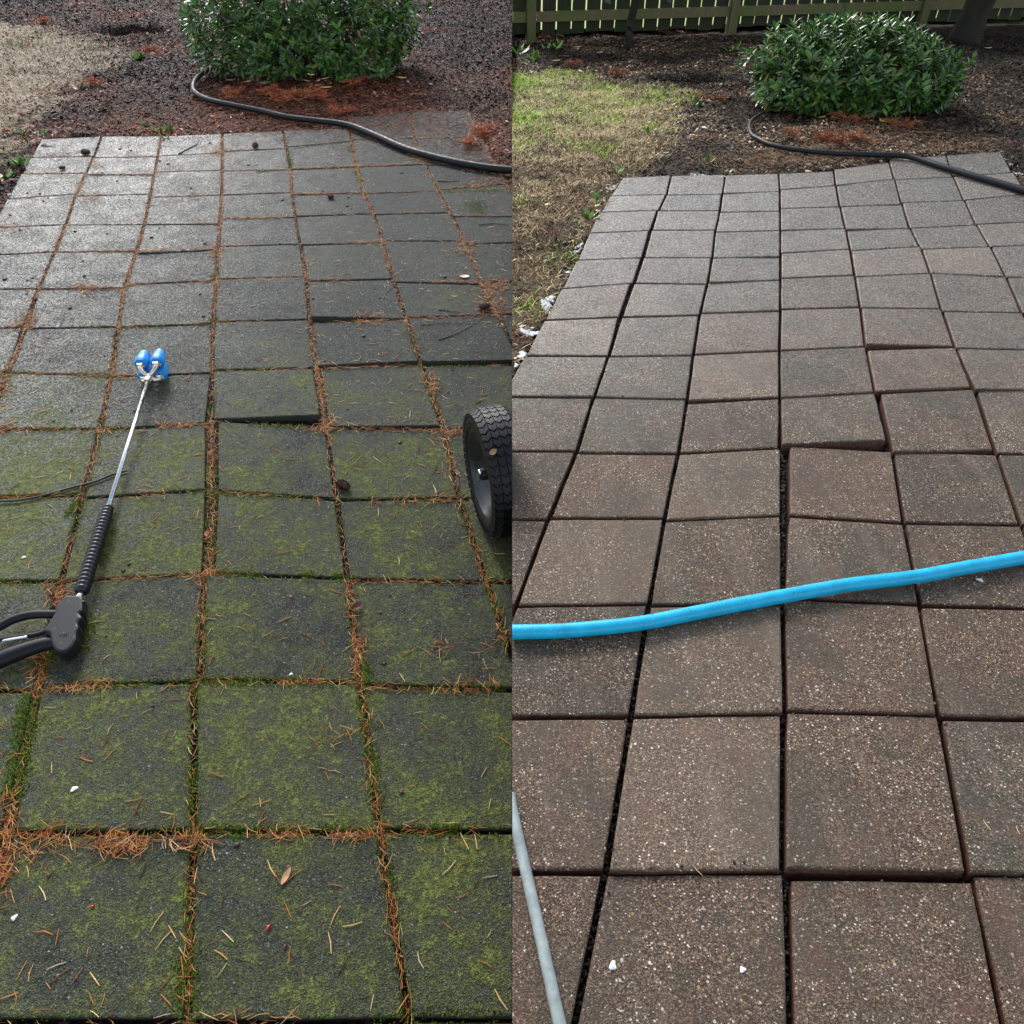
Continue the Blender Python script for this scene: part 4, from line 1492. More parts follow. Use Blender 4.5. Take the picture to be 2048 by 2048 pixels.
while s < posts[-1] + 1.2:
    w = 0.0680 + prng.uniform(-0.003, 0.002)
    ty = prng.uniform(-0.003, 0.003)
    c = fa + fdir * s + fnor * (0.039 + ty)
    z0 = 0.045 + prng.uniform(-0.015, 0.015)
    ht = 1.12
    lean = prng.uniform(-0.006, 0.006)
    axd = fdir + ZU * lean
    azd = ZU - fdir * lean
    v, f = box(c + ZU * (z0 + ht / 2), axd, fnor, azd, w, 0.008, ht / 2)
    attach(mesh_obj('picket', v, f, M['picket']), root)
    s += 0.152

# the neighbours' lawn, a sheet added behind the boards with sunlight painted into its green
nx_, ny_ = 40, 14
gx, gy = np.meshgrid(np.linspace(0.02, 7.4, nx_), np.linspace(0.16, 9.0, ny_))
Pn = fa[None, None] * 0 + np.stack([gx, gy * 0, gy * 0], -1)
yl_ = fa[1] + (gx - fa[0]) / fdir[0] * fdir[1] + gy
Vn = np.stack([gx, yl_, 0.05 + 0.02 * fbm(gx, yl_, 1.5, 8)], -1).reshape(1, -1, 3)
ii = np.arange(nx_ * ny_).reshape(ny_, nx_)
qn = np.stack([ii[:-1, :-1], ii[:-1, 1:], ii[1:, 1:], ii[1:, :-1]], -1).reshape(-1, 4)
tag(arr_obj('lawn', Vn, qn, mat_plain('neighbour_lawn_sunlit', (0.34, 0.40, 0.10), 0.8, var=0.4, scale=14)), kind='structure')

# ---------------------------------------------------------------- trees


def tree(base, path, rads, crown_c, crown_r, label, seed, nb, nleaf, mat):
    r = np.random.default_rng(seed)
    root = empty('tree', base)
    tag(root, label, 'tree')
    P = smooth_path(path, 28)
    R = np.interp(np.linspace(0, 1, len(P)), np.linspace(0, 1, len(rads)), rads)
    v, f = tube_geo(P, R, 14)
    jit = 1 + 0.10 * np.sin(np.arange(len(v)) * 2.7 + np.repeat(np.arange(len(P)), 14) * 0.35)
    cenr = np.repeat(P, 14, 0)
    v = cenr + (v - cenr) * jit[:, None]
    attach(mesh_obj('trunk', v, f, M['bark'], smooth=True), root)
    top = P[-1]
    parts, tips = [], []
    for i in range(nb):
        t = r.uniform(0.45, 1.0)
        k = int(t * (len(P) - 1))
        a = r.uniform(0, 6.28)
        ln = crown_r * r.uniform(0.6, 1.0)
        e = P[k] + np.array([math.cos(a) * ln, math.sin(a) * ln, r.uniform(-0.1, 0.7)])
        m_ = (P[k] + e) / 2 + np.array([0, 0, 0.2])
        bp = smooth_path([P[k], m_, e], 12)
        parts.append(tube_geo(bp, np.linspace(R[k] * 0.4, 0.008, len(bp)), 6))
        for q in range(5):
            tips.append(bp[r.integers(4, len(bp))] + r.normal(0, 0.12, 3))
    v, f = merge(parts)
    attach(mesh_obj('branches', v, f, M['bark']), root)
    tips = np.array(tips)
    k = r.integers(0, len(tips), nleaf)
    c = tips[k] + r.normal(0, 0.17, (nleaf, 3)) * np.array([1, 1, 0.7])
    dv = r.normal(0, 1, (nleaf, 3))
    dv[:, 2] -= 0.4
    dv /= np.linalg.norm(dv, axis=1)[:, None]
    sx = np.cross(dv, r.normal(0, 1, (nleaf, 3)))
    sx /= np.linalg.norm(sx, axis=1)[:, None]
    L = r.uniform(0.05, 0.12, nleaf)[:, None]
    V = np.stack([c, c + dv * L * 0.5 + sx * L * 0.28, c + dv * L, c + dv * L * 0.5 - sx * L * 0.28], 1)
    cols = np.stack([r.uniform(0.015, 0.045, nleaf), r.uniform(0.04, 0.085, nleaf), r.uniform(0.01, 0.025, nleaf)], -1)
    attach(arr_obj('crown', V, [(0, 1, 2, 3)], M['attr'], cols), root)['kind'] = 'stuff'
    return root


tb = hit(1926, 82, 'R')
tb[2] = -0.03
tree(tb, [tb, tb + [0.03, 0, 0.25], tb + [0.10, 0.0, 0.8], tb + [0.16, 0.05, 1.6], tb + [0.2, 0.1, 2.6], tb + [0.1, 0.1, 3.8], tb + [0.15, 0.2, 5.0]],
     [0.155, 0.125, 0.13, 0.11, 0.10, 0.075, 0.03], None, 1.7, 'thick dark tree trunk in front of the fence, right of the bush', 8, 34, 11000, M['bark'])
tb = hit(1259, 94, 'R')
tb[2] = -0.03
tree(tb, [tb, tb + [-0.01, 0, 0.2], tb + [0.02, 0, 0.5], tb + [-0.02, 0, 1.0], tb + [0.03, 0.03, 1.8], tb + [0.05, 0.1, 2.9]],
     [0.042, 0.034, 0.034, 0.030, 0.024, 0.01], None, 0.8, 'slim dark tree trunk in front of the left fence panels', 9, 12, 700, M['bark'])

# ---------------------------------------------------------------- hoses


def hose(name, side, pts, rad, mat, label, cat, lift=None, n=12, keep=None, taper=None):
    P = []
    for q in pts:
        u, v = q[:2]
        extra = q[2] if len(q) > 2 else 0.0
        P.append(hit(u, v, side, rad + extra + 0.004))
    P = smooth_path(P, 26 * (len(P) - 1))
    v, f = tube_geo(P, rad if taper is None else np.linspace(taper[0], taper[1], len(P)), n)
    if keep:
        v, f = clip_geo_x(v, f, keep)
    o = mesh_obj(name, v, f, mat, smooth=True, origin=P[len(P) // 2])
    return tag(o, label, cat), P


blue, BP = hose('garden_hose', 'R', [(900, 1264), (1024, 1264), (1130, 1261), (1236, 1252), (1302, 1243), (1395, 1225), (1536, 1198), (1695, 1170), (1827, 1154), (1933, 1135), (2048, 1115), (2140, 1098)],
                0.0162, M['blue_hose'], 'bright blue hose lying across the washed pavers', 'hose', keep=1, n=20)
hose('garden_hose', 'R', [(1020, 1590), (1026, 1625), (1040, 1690), (1058, 1770), (1076, 1850), (1096, 1940), (1118, 2040), (1150, 2160)],
     0.0098, M['grey_hose'], 'grey hose at the bottom of the picture, on the washed pavers', 'hose', keep=1)
hose('garden_hose', 'R', [(1524, 226), (1506, 238), (1499, 252), (1503, 268), (1520, 279), (1545, 290), (1590, 299), (1660, 306), (1740, 309), (1800, 311), (1830, 316), (1880, 332), (1940, 350), (2000, 367), (2048, 381), (2110, 400)],
     0.0165, M['black_hose'], 'black hose curving from under the whole bush across the washed patio corner', 'hose', taper=(0.0095, 0.020))
hose('garden_hose', 'L', [(440, 122), (412, 142), (394, 156), (387, 172), (392, 186), (420, 200), (470, 211), (520, 221), (575, 234), (630, 241), (680, 247), (712, 255), (760, 275), (810, 297), (860, 312), (920, 326), (980, 336), (1030, 341)],
     0.0165 * KL, M['black_hose'], 'black hose curving from the cut-off bush across the needle-strewn patio corner', 'hose', keep=-1, taper=(0.016, 0.022))
hose('cord', 'L', [(-20, 1003), (40, 1000), (90, 990), (140, 976), (190, 963), (225, 949), (254, 941)], 0.0036, M['black_rubber'],
     'thin black cord passing under the spray lance', 'cord', n=7)
# rain drops on the blue hose
M['water'] = mat_plain('rain_drop', (0.0, 0.36, 0.60), 0.06, var=0.02, spec=1.0)
k = rng.integers(2, len(BP) - 2, 900)
fr = rng.random(900)[:, None]
cpt = BP[k] * (1 - fr) + BP[np.minimum(k + 1, len(BP) - 1)] * fr
tg = BP[np.minimum(k + 1, len(BP) - 1)] - BP[k]
tg /= np.linalg.norm(tg, axis=1)[:, None]
sdv = np.cross(tg, np.array([0, 0, 1.0]))
sdv /= np.linalg.norm(sdv, axis=1)[:, None]
upv = np.cross(sdv, tg)
an = rng.uniform(0.15, 2.7, 900)[:, None]
nrm = sdv * np.cos(an) + upv * np.sin(an)
cpt = cpt + nrm * 0.0160
okd = (cpt[:, 0] > 0.01) & (rng.random(900) < np.clip(fbm(cpt[:, 0], cpt[:, 1], 9, 3) * 1.8 - 0.3, 0.05, 1))
cpt, nrm, tg = cpt[okd], nrm[okd], tg[okd]
bt = np.cross(nrm, tg)
rd = rng.uniform(0.0006, 0.0018, len(cpt))[:, None]
V = [cpt + (tg * math.cos(q) * 1.3 + bt * math.sin(q)) * rd for q in np.arange(6) * math.pi / 3]
V += [cpt + (tg * math.cos(q) * 1.3 + bt * math.sin(q)) * rd * 0.6 + nrm * rd * 0.45 for q in np.arange(6) * math.pi / 3] + [cpt + nrm * rd * 0.6]
V = np.stack(V, 1)
T4 = []
for j in range(6):
    q = (j + 1) % 6
    T4 += [(j, q, 6 + q), (j, 6 + q, 6 + j), (6 + j, 6 + q, 12)]
drops = arr_obj('water_drops', V, T4, M['water'])
drops.data.polygons.foreach_set('use_smooth', np.ones(len(drops.data.polygons), bool))
attach(drops, blue)
drops['kind'] = 'stuff'
# the bits stuck to the blue hose
for (u, v, du, dv) in [(1302, 1222, 6, 18), (1688, 1160, 5, 12), (1588, 1184, -4, 6)]:
    a, b = place(u, v, 'R', 0.036), place(u + du, v + dv, 'R', 0.030)
    vv, ff = tube_geo([a, (a + b) / 2 + [0, 0, 0.001], b], 0.0008, 5)
    ob = mesh_obj('plant_fibre', vv, ff, M['twig'], origin=a)
    tag(ob, {1302: 'dark fibre stuck on the blue hose near its left end', 1688: 'longer dark fibre stuck on the blue hose right of its middle', 1588: 'short dark fibre stuck on the blue hose at its middle'}[u], 'fibre')

# ---------------------------------------------------------------- spray lance
eg = place(148, 1260, 'L')
lance = empty('spray_lance', eg)
tag(lance, 'pressure washer gun and lance with four blue nozzles on the mossy pavers', 'spray lance')


def add(name, geo, mat, parent=lance, smooth=True, sub=None):
    o = mesh_obj(name, geo[0], geo[1], mat, smooth=smooth)
    if sub is not None:
        o.parent = sub
    else:
        attach(o, parent)
    return o


def lp(u, v, l):
    return hit(u, v, 'L', l)


hub = lp(297, 757, 0.050)
w_lo = lp(216, 1018, 0.040)
wd_ = hub - w_lo
wd_ /= np.linalg.norm(wd_)
add('wand', tube_geo([w_lo - wd_ * 0.03, (w_lo + hub) / 2, hub], 0.0066, 14), M['steel'])
upL = UP['L']
rt = np.cross(wd_, upL)
rt /= np.linalg.norm(rt)
un_ = np.cross(rt, wd_)
coll = tube_geo([hub - wd_ * 0.020, hub - wd_ * 0.019, hub - wd_ * 0.002, hub], [0.010, 0.0130, 0.0130, 0.010], 6)
add('collar', coll, M['brass'], smooth=False)
core = hub + wd_ * 0.014
man = [tube_geo([hub - wd_ * 0.002, core, core + wd_ * 0.012], [0.0085, 0.012, 0.006], 12)]
for i, (sx, sz) in enumerate([(-1, 1), (1, 1), (-1, -1), (1, -1)]):
    back = core + rt * 0.0275 * sx + un_ * (0.024 if sz > 0 else -0.020) + wd_ * (0.022 if sz > 0 else 0.004)
    mid = core + rt * 0.016 * sx + un_ * 0.013 * sz + wd_ * (0.004 if sz > 0 else -0.006)
    noz_back = back + wd_ * 0.018
    man.append(tube_geo(smooth_path([core, mid, back, noz_back], 12), 0.0088, 10))
    nb_ = noz_back
    cap = empty_parent = None
    prof = [(0.000, 0.0150), (0.003, 0.0200), (0.012, 0.0215), (0.030, 0.0208), (0.050, 0.0182), (0.068, 0.0158), (0.070, 0.0140), (0.070, 0.009), (0.066, 0.006)]
    prof = [(a_ * KL, b_ * KL) for a_, b_ in prof]
    ns = 28
    ring = []
    for (t, rr) in prof:
        for j in range(ns):
            a = 2 * math.pi * j / ns
            rib = 1 + (0.05 if (j % 4) < 2 else 0) * (1 if 0.002 < t < 0.05 else 0)
            ring.append(nb_ + wd_ * t + (rt * math.cos(a) + un_ * math.sin(a)) * rr * rib)
    fc = []
    for k in range(len(prof) - 1):
        for j in range(ns):
            j2 = (j + 1) % ns
            fc.append((k * ns + j, k * ns + j2, (k + 1) * ns + j2, (k + 1) * ns + j))
    fc.append(tuple(range(ns))[::-1])
    fc.append(tuple((len(prof) - 1) * ns + j for j in range(ns)))
    nz_ = add('nozzle', (np.array(ring), fc), M['blue_plastic'], smooth=False)
    fit = tube_geo([nb_ - wd_ * 0.014, nb_ - wd_ * 0.012, nb_ + wd_ * 0.001, nb_ + wd_ * 0.0015], [0.011, 0.0168, 0.0168, 0.012], 6)
    fo = add('fitting', fit, M['brass'], smooth=False)
    fo.parent = nz_
    fo.matrix_parent_inverse = Matrix.Identity(4)
v, f = merge(man)
add('manifold', (v, f), M['brass'])
# ribbed strain relief between gun and wand
sA, sB = lp(217, 1014, 0.040), lp(163, 1184, 0.036)
nrib = 23
pts, rr = [], []
for i in range(nrib * 4 + 1):
    t = i / (nrib * 4)
    pts.append(sA + (sB - sA) * t)
    env = (0.0135 + 0.0035 * min(1, t * 6)) * KL
    rr.append(env if i % 4 in (1, 2) else env * 0.80)
add('strain_relief', tube_geo(np.array(pts), np.array(rr), 18), M['black_rubber'])
gA = lp(151, 1208, 0.034)
gdir = (sB - gA) / np.linalg.norm(sB - gA)
add('coupling', tube_geo([sB - gdir * -0.004, sB - gdir * 0.012, gA - gdir * 0.01], [0.0075, 0.0075, 0.012], 12), M['steel'])


def z5(p):
    return (p[0] * 0.265, 1024 + p[1] * 0.265)


def slab(outline, l_lo, l_hi, bev, mat, name, n_sub=0):
    """a moulded part: outline in plan, flat faces with rounded edges"""
    A = np.array([lp(*z5(q), (l_lo + l_hi) / 2) for q in outline])
    c = A.mean(0)
    n = len(A)
    nm = UP['L']
    tan = np.roll(A, -1, 0) - np.roll(A, 1, 0)
    inw = np.cross(nm, tan)
    inw /= np.linalg.norm(inw, axis=1)[:, None] + 1e-9
    area = sum(A[i][0] * A[(i + 1) % n][1] - A[(i + 1) % n][0] * A[i][1] for i in range(n))
    if area < 0:
        inw = -inw
    H2 = (l_hi - l_lo) / 2
    rings = [(-H2, bev), (-H2 + bev * 0.3, bev * 0.3), (-H2 + bev, 0), (H2 - bev, 0), (H2 - bev * 0.3, bev * 0.3), (H2, bev)]
    V = np.vstack([A + nm * h + inw * b for h, b in rings])
    fc = []
    for k in range(len(rings) - 1):
        for i in range(n):
            j = (i + 1) % n
            fc.append((k * n + i, k * n + j, (k + 1) * n + j, (k + 1) * n + i))
    fc.append(tuple(range(n))[::-1])
    fc.append(tuple((len(rings) - 1) * n + i for i in range(n)))
    o = add(name, (V, fc), mat, smooth=False)
    return o


def smooth_closed(pts, per=5):
    pts = np.array(pts, float)
    n = len(pts)
    out = []
    for i in range(n):
        p0, p1, p2, p3 = pts[i - 1], pts[i], pts[(i + 1) % n], pts[(i + 2) % n]
        for t in np.linspace(0, 1, per, endpoint=False):
            out.append(0.5 * (2 * p1 + (p2 - p0) * t + (2 * p0 - 5 * p1 + 4 * p2 - p3) * t ** 2 + (3 * p1 - p0 - 3 * p2 + p3) * t ** 3))
    return out


body_out = [(505, 668), (570, 664), (640, 672), (646, 720), (642, 775), (622, 800), (640, 830), (612, 870), (616, 905), (600, 950), (596, 1000), (560, 1060), (510, 1092), (460, 1092), (425, 1062), (408, 1020), (395, 960), (352, 935), (372, 900), (400, 850), (432, 800), (438, 745), (470, 715)]
slab(smooth_closed(body_out, 4), 0.014, 0.056, 0.007, M['black_plastic'], 'gun_body')
# handle and guard are round bars that run out of the picture
hp = [lp(*z5(q), 0.030) for q in [(420, 985), (330, 1000), (200, 1040), (80, 1085), (0, 1118), (-120, 1165), (-230, 1190)]]
add('handle', tube_geo(smooth_path(hp, 36), np.interp(np.linspace(0, 1, 37), [0, 0.15, 0.5, 1], [0.017, 0.018, 0.0215, 0.021])[:len(smooth_path(hp, 36))], 16, flat=0.95), M['black_plastic'])
gp = [lp(*z5(q), 0.034) for q in [(450, 770), (390, 772), (300, 772), (200, 782), (100, 812), (0, 862), (-120, 940), (-210, 1060), (-235, 1150)]]
add('trigger_guard', tube_geo(smooth_path(gp, 40), 0.0115, 14), M['black_plastic'])
tp = [lp(*z5(q), 0.035) for q in [(430, 815), (385, 850), (340, 900), (250, 928), (150, 940), (0, 962), (-120, 985)]]
tr = add('trigger', tube_geo(smooth_path(tp, 30), np.linspace(0.0075, 0.0060, 31), 10, flat=0.8), M['black_plastic'])
sp_ = [lp(*z5(q), 0.041) for q in [(205, 942), (120, 955), (20, 972)]]
so = add('trigger_plate', tube_geo(smooth_path(sp_, 10), 0.0042, 8, flat=0.7), M['steel'])
so.parent = tr
so.matrix_parent_inverse = Matrix.Identity(4)
for q in [(515, 672), (626, 674), (414, 884), (562, 887), (455, 990)]:
    p = lp(*z5(q), 0.0555)
    add('screw', tube_geo([p - UP['L'] * 0.004, p + UP['L'] * 0.0004, p + UP['L'] * 0.0006], [0.0034, 0.0034, 0.002], 8), M['black_rubber'])
for i, (x0, y0, x1, y1) in enumerate([(450, 940, 462, 905), (470, 938, 478, 904), (478, 904, 490, 938), (486, 940, 496, 900), (500, 940, 514, 900), (478, 920, 520, 905)]):
    a, b = lp(*z5((x0, y0)), 0.0562), lp(*z5((x1, y1)), 0.0562)
    add('emblem_stroke', tube_geo([a, b], 0.0009, 5), M['black_rubber'])

# ---------------------------------------------------------------- wheel
RW = 0.163 * KL
beta = math.radians(17)
fn = np.array([-math.cos(beta), -math.sin(beta), 0.0])       # outer face normal
ct = hit(959, 1050, 'L')
fc_ = ct + np.array([0, 0, 1.0]) * RW
WH = 0.05 * KL
wc = fc_ - fn * WH
wheel = empty('wheel', (ct[0], ct[1], ct[2]))
tag(wheel, 'black wheel with chunky tread at the dividing line of the two halves', 'wheel')
ez_ = np.array([0, 0, 1.0])
ey_ = np.cross(fn, ez_)


def wpt(ax, r, a):
    return wc + (fn * ax + (ey_ * math.cos(a) + ez_ * math.sin(a)) * r * 0.96) * KL


def lathe(prof, n=64):
    V, fc2 = [], []
    m = len(prof)
    for i in range(n):
        a = 2 * math.pi * i / n
        for (ax, r) in prof:
            V.append(wpt(ax, r, a))
    for i in range(n):
        j = (i + 1) % n
        for k in range(m - 1):
            fc2.append((i * m + k, i * m + k + 1, j * m + k + 1, j * m + k))
    return np.array(V), fc2


def loop(prof):
    return prof + [prof[0]]


tyre_prof = loop([(0.044, 0.118), (0.049, 0.124), (0.050, 0.140), (0.046, 0.156), (0.038, 0.164), (0.018, 0.1675), (0, 0.168), (-0.018, 0.1675), (-0.038, 0.164), (-0.046, 0.156), (-0.05, 0.140), (-0.044, 0.118), (-0.02, 0.110), (0.02, 0.110)])


def wadd(name, geo, mat, smooth=True, sub=None):
    v, f = clip_geo_x(geo[0], geo[1], -1)
    o = mesh_obj(name, v, f, mat, smooth=smooth)
    attach(o, wheel)
    return o


wadd('tyre', lathe(tyre_prof, 72), M['tyre'])
lugs = []
NL = 46
for i in range(NL):
    for row, (x0, x1) in enumerate([(-0.049, -0.031), (-0.029, -0.011), (-0.009, 0.009), (0.011, 0.029), (0.031, 0.0495)]):
        a0 = 2 * math.pi * i / NL
        wa = 2 * math.pi / NL * 0.41
        r0 = 0.1650 if row in (0, 4) else 0.1675
        ro = 0.1712 if row in (0, 4) else 0.172
        ch = wa * 0.9
        V = []
        for rr_ in (r0 - 0.004, ro):
            sh = 0.94 if rr_ == ro else 1.0
            rin, rout = (rr_, rr_)
            if row in (0, 4):
                pass
            for (xx, aa) in ((x0, a0 - wa * sh), ((x0 + x1) / 2, a0 - wa * sh + ch), (x1, a0 - wa * sh), (x1, a0 + wa * sh), ((x0 + x1) / 2, a0 + wa * sh + ch), (x0, a0 + wa * sh)):
                q = rr_ - (0.011 * ((abs(xx) - 0.031) / 0.0185) if abs(xx) > 0.031 else 0)
                V.append(wpt(xx, q, aa))
        fq = [(5, 4, 3, 2, 1, 0), (6, 7, 8, 9, 10, 11)] + [(k, (k + 1) % 6, 6 + (k + 1) % 6, 6 + k) for k in range(6)]
        lugs.append((np.array(V), fq))
tr_o = wadd('tread', merge(lugs), M['tyre'], smooth=False)
tr_o['kind'] = 'stuff'
rim_prof = loop([(0.044, 0.121), (0.046, 0.118), (0.043, 0.113), (0.034, 0.110), (0.030, 0.098), (0.012, 0.090), (0.004, 0.070), (0.000, 0.040), (0.004, 0.026), (0.004, 0.001), (-0.008, 0.001), (-0.008, 0.09), (0.02, 0.112)])
wadd('rim', lathe(rim_prof, 64), M['rim'])
axle = tube_geo([wc + fn * 0.0, wc + fn * 0.046, wc + fn * 0.050], [0.018, 0.018, 0.013], 12)
wadd('axle', axle, M['black_plastic'])
pin = tube_geo(smooth_path([wc + fn * 0.052 - ez_ * 0.026 + ey_ * 0.006, wc + fn * 0.053 + ez_ * 0.014, wc + fn * 0.052 + ez_ * 0.016 - ey_ * 0.018], 14), 0.005, 8)
wadd('split_pin', pin, M['steel'])

# ---------------------------------------------------------------- small fallen things


def leaf_thing(u, v, side, L, W, yaw, mat, label, name='fallen_leaf', cat='leaf', group=None, curl=0.6, lift=0.004):
    p = place(u, v, side, lift)
    t = np.linspace(0, 1, 9)
    wv = W * np.sin(np.pi * np.clip(t * 0.94 + 0.03, 0, 1)) ** 0.75
    V, fc2 = [], []
    for i, tt in enumerate(t):
        z_ = curl * L * 0.35 * (tt - 0.5) ** 2 * 2
        for s_, zz in ((-1, 0.25), (-0.5, 0.08), (0, 0), (0.5, 0.08), (1, 0.25)):
            V.append(((tt - 0.5) * L, s_ * wv[i] / 2, z_ + zz * curl * wv[i]))
    for i in range(8):
        for k in range(4):
            fc2.append((i * 5 + k, (i + 1) * 5 + k, (i + 1) * 5 + k + 1, i * 5 + k + 1))
    V = np.array(V)
    c, s_ = math.cos(yaw), math.sin(yaw)
    V = np.stack([V[:, 0] * c - V[:, 1] * s_, V[:, 0] * s_ + V[:, 1] * c, V[:, 2]], -1)
    V[:, 2] += V[:, 1] * (SL if side == 'L' else 0)
    o = mesh_obj(name, V, fc2, mat, smooth=True)
    o.location = p
    return tag(o, label, cat, group)


leaf_thing(417, 1066, 'L', 0.034, 0.022, 1.5, M['red'], 'bright red leaf in the gaping needle-filled joint', lift=0.006)
leaf_thing(929, 553, 'L', 0.044, 0.030, 0.0, M['pink'], 'pale pink leaf lying flat on a mossy paver', curl=0.3)
leaf_thing(958, 328, 'L', 0.045, 0.022, 2.3, M['pink'], 'pinkish leaf below the black hose near the dividing line', curl=0.4)
leaf_thing(572, 1752, 'L', 0.036, 0.013, 1.25, M['tan'], 'tan winged seed on the near mossy paver', name='winged_seed', cat='seed', curl=0.25)
leaf_thing(577, 1730, 'L', 0.010, 0.007, 1.2, M['brown'], 'dark brown seed kernel at the tip of the tan wing', name='seed', cat='seed', curl=0.5, lift=0.003)
leaf_thing(716, 1215, 'L', 0.030, 0.024, 0.8, M['brown'], 'curled reddish brown leaf on a paver beside the needle joint', curl=1.4, lift=0.006)
leaf_thing(581, 1191, 'L', 0.014, 0.007, 2.2, M['brown'], 'small dark brown scale on the central mossy paver', name='bud_scale', cat='bud scale')
best = None
for ax_ in np.linspace(-0.04, 0.045, 30):
    for a_ in np.linspace(math.pi * 0.5, math.pi * 1.5, 90):
        for sg in (1, -1):
            q = wc + (fn * ax_ + (sg * ey_ * math.cos(a_) + ez_ * math.sin(a_)) * 0.1735 * 0.96) * KL
            if q[1] > wc[1]:
                continue
            uq, vq, _ = to_px(q)
            e_ = (uq - 985) ** 2 + (vq - 902) ** 2
            if best is None or e_ < best[0]:
                best = (e_, q)
ob = leaf_thing(984, 904, 'L', 0.022, 0.015, 0.6, M['tan'], 'tan leaf scrap stuck on the wheel tread', name='leaf_scrap')
ob.location = best[1] + np.array([0, -0.004, 0.003])
ob.rotation_euler = (0.9, 0, 0)
leaf_thing(461, 161, 'L', 0.075, 0.038, 0.2, M['yellow'], 'yellow leaf inside the black hose bend', curl=0.5)
for i, (u, v, a) in enumerate([(494, 165, 1.0), (530, 152, 1.4), (622, 150, 2.6), (635, 163, 1.4), (648, 158, 0.6), (652, 175, 0.1), (615, 163, 2.5), (686, 146, 2.2), (708, 148, 2.6), (733, 144, 0.2), (775, 150, 2.6), (805, 157, 2.9), (528, 168, 2.9), (600, 148, 1.8), (570, 147, 1.3), (758, 152, 1.9)]):
    leaf_thing(u, v, 'L', prng.uniform(0.075, 0.105), prng.uniform(0.028, 0.040), a, M['yellow'] if i % 3 else M['tan'],
               'yellowed leaf fallen in the dark edge under the cut-off bush', group='yellowed leaves under the cut-off bush', curl=prng.uniform(0.3, 0.9), lift=0.020)
for (u, v, a, mt, lb) in [(1154, 95, 0.4, 'yellow', 'rounded bright yellow leaf by the fence'), (1199, 106, 0.5, 'pink', 'pale curved leaf in the litter left of the slim trunk'),
                          (1111, 122, 0.1, 'yellow', 'long yellow leaf on the mulch below the fence post'), (1483, 107, 0.1, 'yellow', 'orange-yellow leaf between weed and whole bush'),
                          (1766, 244, 1.8, 'yellow', 'yellow-brown leaf hanging at the foot of the whole bush'), (1643, 236, 0.6, 'yellow', 'small yellow leaf at the left foot of the whole bush'),
                          (1975, 97, 0.1, 'yellow', 'amber leaf on the dark mulch below the thick trunk'), (1212, 86, 0.2, 'tan', 'tan leaf beside the slim trunk'), (1290, 84, 0.3, 'tan', 'tan leaf right of the slim trunk'), (1130, 113, 3.0, 'brown', 'long reddish brown leaf on the mulch near the fence')]:
    leaf_thing(u, v, 'R', 0.085, 0.036, a, M[mt], lb, curl=0.6, lift=0.012)


def berry(u, v, side, r, yaw, label, mat, lng=1.6, cat='berry', name='berry'):
    p = place(u, v, side, r * 0.85)
    V, fc2 = [], []
    n, m = 10, 7
    for i in range(m + 1):
        t = math.pi * i / m
        for j in range(n):
            a = 2 * math.pi * j / n
            V.append((math.cos(t) * r * lng, math.sin(t) * math.cos(a) * r, math.sin(t) * math.sin(a) * r))
    for i in range(m):
        for j in range(n):
            k = (j + 1) % n
            fc2.append((i * n + j, i * n + k, (i + 1) * n + k, (i + 1) * n + j))
    V = np.array(V) * (1 + 0.08 * rng.normal(0, 1, (len(V), 1)).clip(-1, 1))
    if name == 'pebble':
        V[:, 2] = V[:, 2] * 0.45 - r * 0.55
        V[:, :2] *= 1 + 0.22 * np.sin(np.arctan2(V[:, 1:2], V[:, 0:1]) * 3 + u)
    o = mesh_obj(name, V, fc2, mat, smooth=name != 'pebble')
    o.location = p
    o.rotation_euler = (0, 0, yaw)
    return tag(o, label, cat)


berry(536, 1855, 'L', 0.0036, 1.2, 'shiny red-brown bud on the near mossy paver beside a needle', M['red'], cat='bud', name='bud')
berry(570, 1893, 'L', 0.0028, 1.7, 'dark red bud below the shiny one on the near mossy paver', M['brown'], cat='bud', name='bud')
berry(97, 1750, 'L', 0.0032, 2.4, 'red-brown bud at the left below the needle heap', M['brown'], cat='bud', name='bud')
berry(184, 1813, 'L', 0.0028, 0.7, 'small orange bud on the lower left mossy paver', M['red'], cat='bud', name='bud')
berry(803, 1584, 'L', 0.0030, 0.3, 'dark red bud on the right-hand mossy paver above the long joint', M['brown'], cat='bud', name='bud')
berry(27, 1834, 'L', 0.0050, 1.0, 'white pebble set in the lower left mossy paver', M['pebble'], lng=1.2, cat='pebble', name='pebble')
berry(147, 1576, 'L', 0.0055, 0.6, 'pale stone chip on the mossy paver above the needle heap', M['pebble'], lng=1.4, cat='pebble', name='pebble')
berry(582, 1347, 'L', 0.0042, 0.3, 'white pebble at the front edge of the central mossy paver', M['pebble'], lng=1.1, cat='pebble', name='pebble')
berry(47, 1113, 'L', 0.0048, 0.3, 'white pebble on the mossy paver left of the strain relief', M['pebble'], lng=1.2, cat='pebble', name='pebble')
berry(1226, 1930, 'R', 0.0055, 1.2, 'large white pebble on the washed near paver beside the joint', M['pebble'], lng=1.3, cat='pebble', name='pebble')
berry(1961, 1158, 'R', 0.0050, 2.7, 'white pebble on the washed paver under the blue hose', M['pebble'], lng=1.5, cat='pebble', name='pebble')
berry(1486, 1938, 'R', 0.0042, 0.5, 'smaller white pebble on the washed near paver, right of the large one', M['pebble'], lng=1.2, cat='pebble', name='pebble')


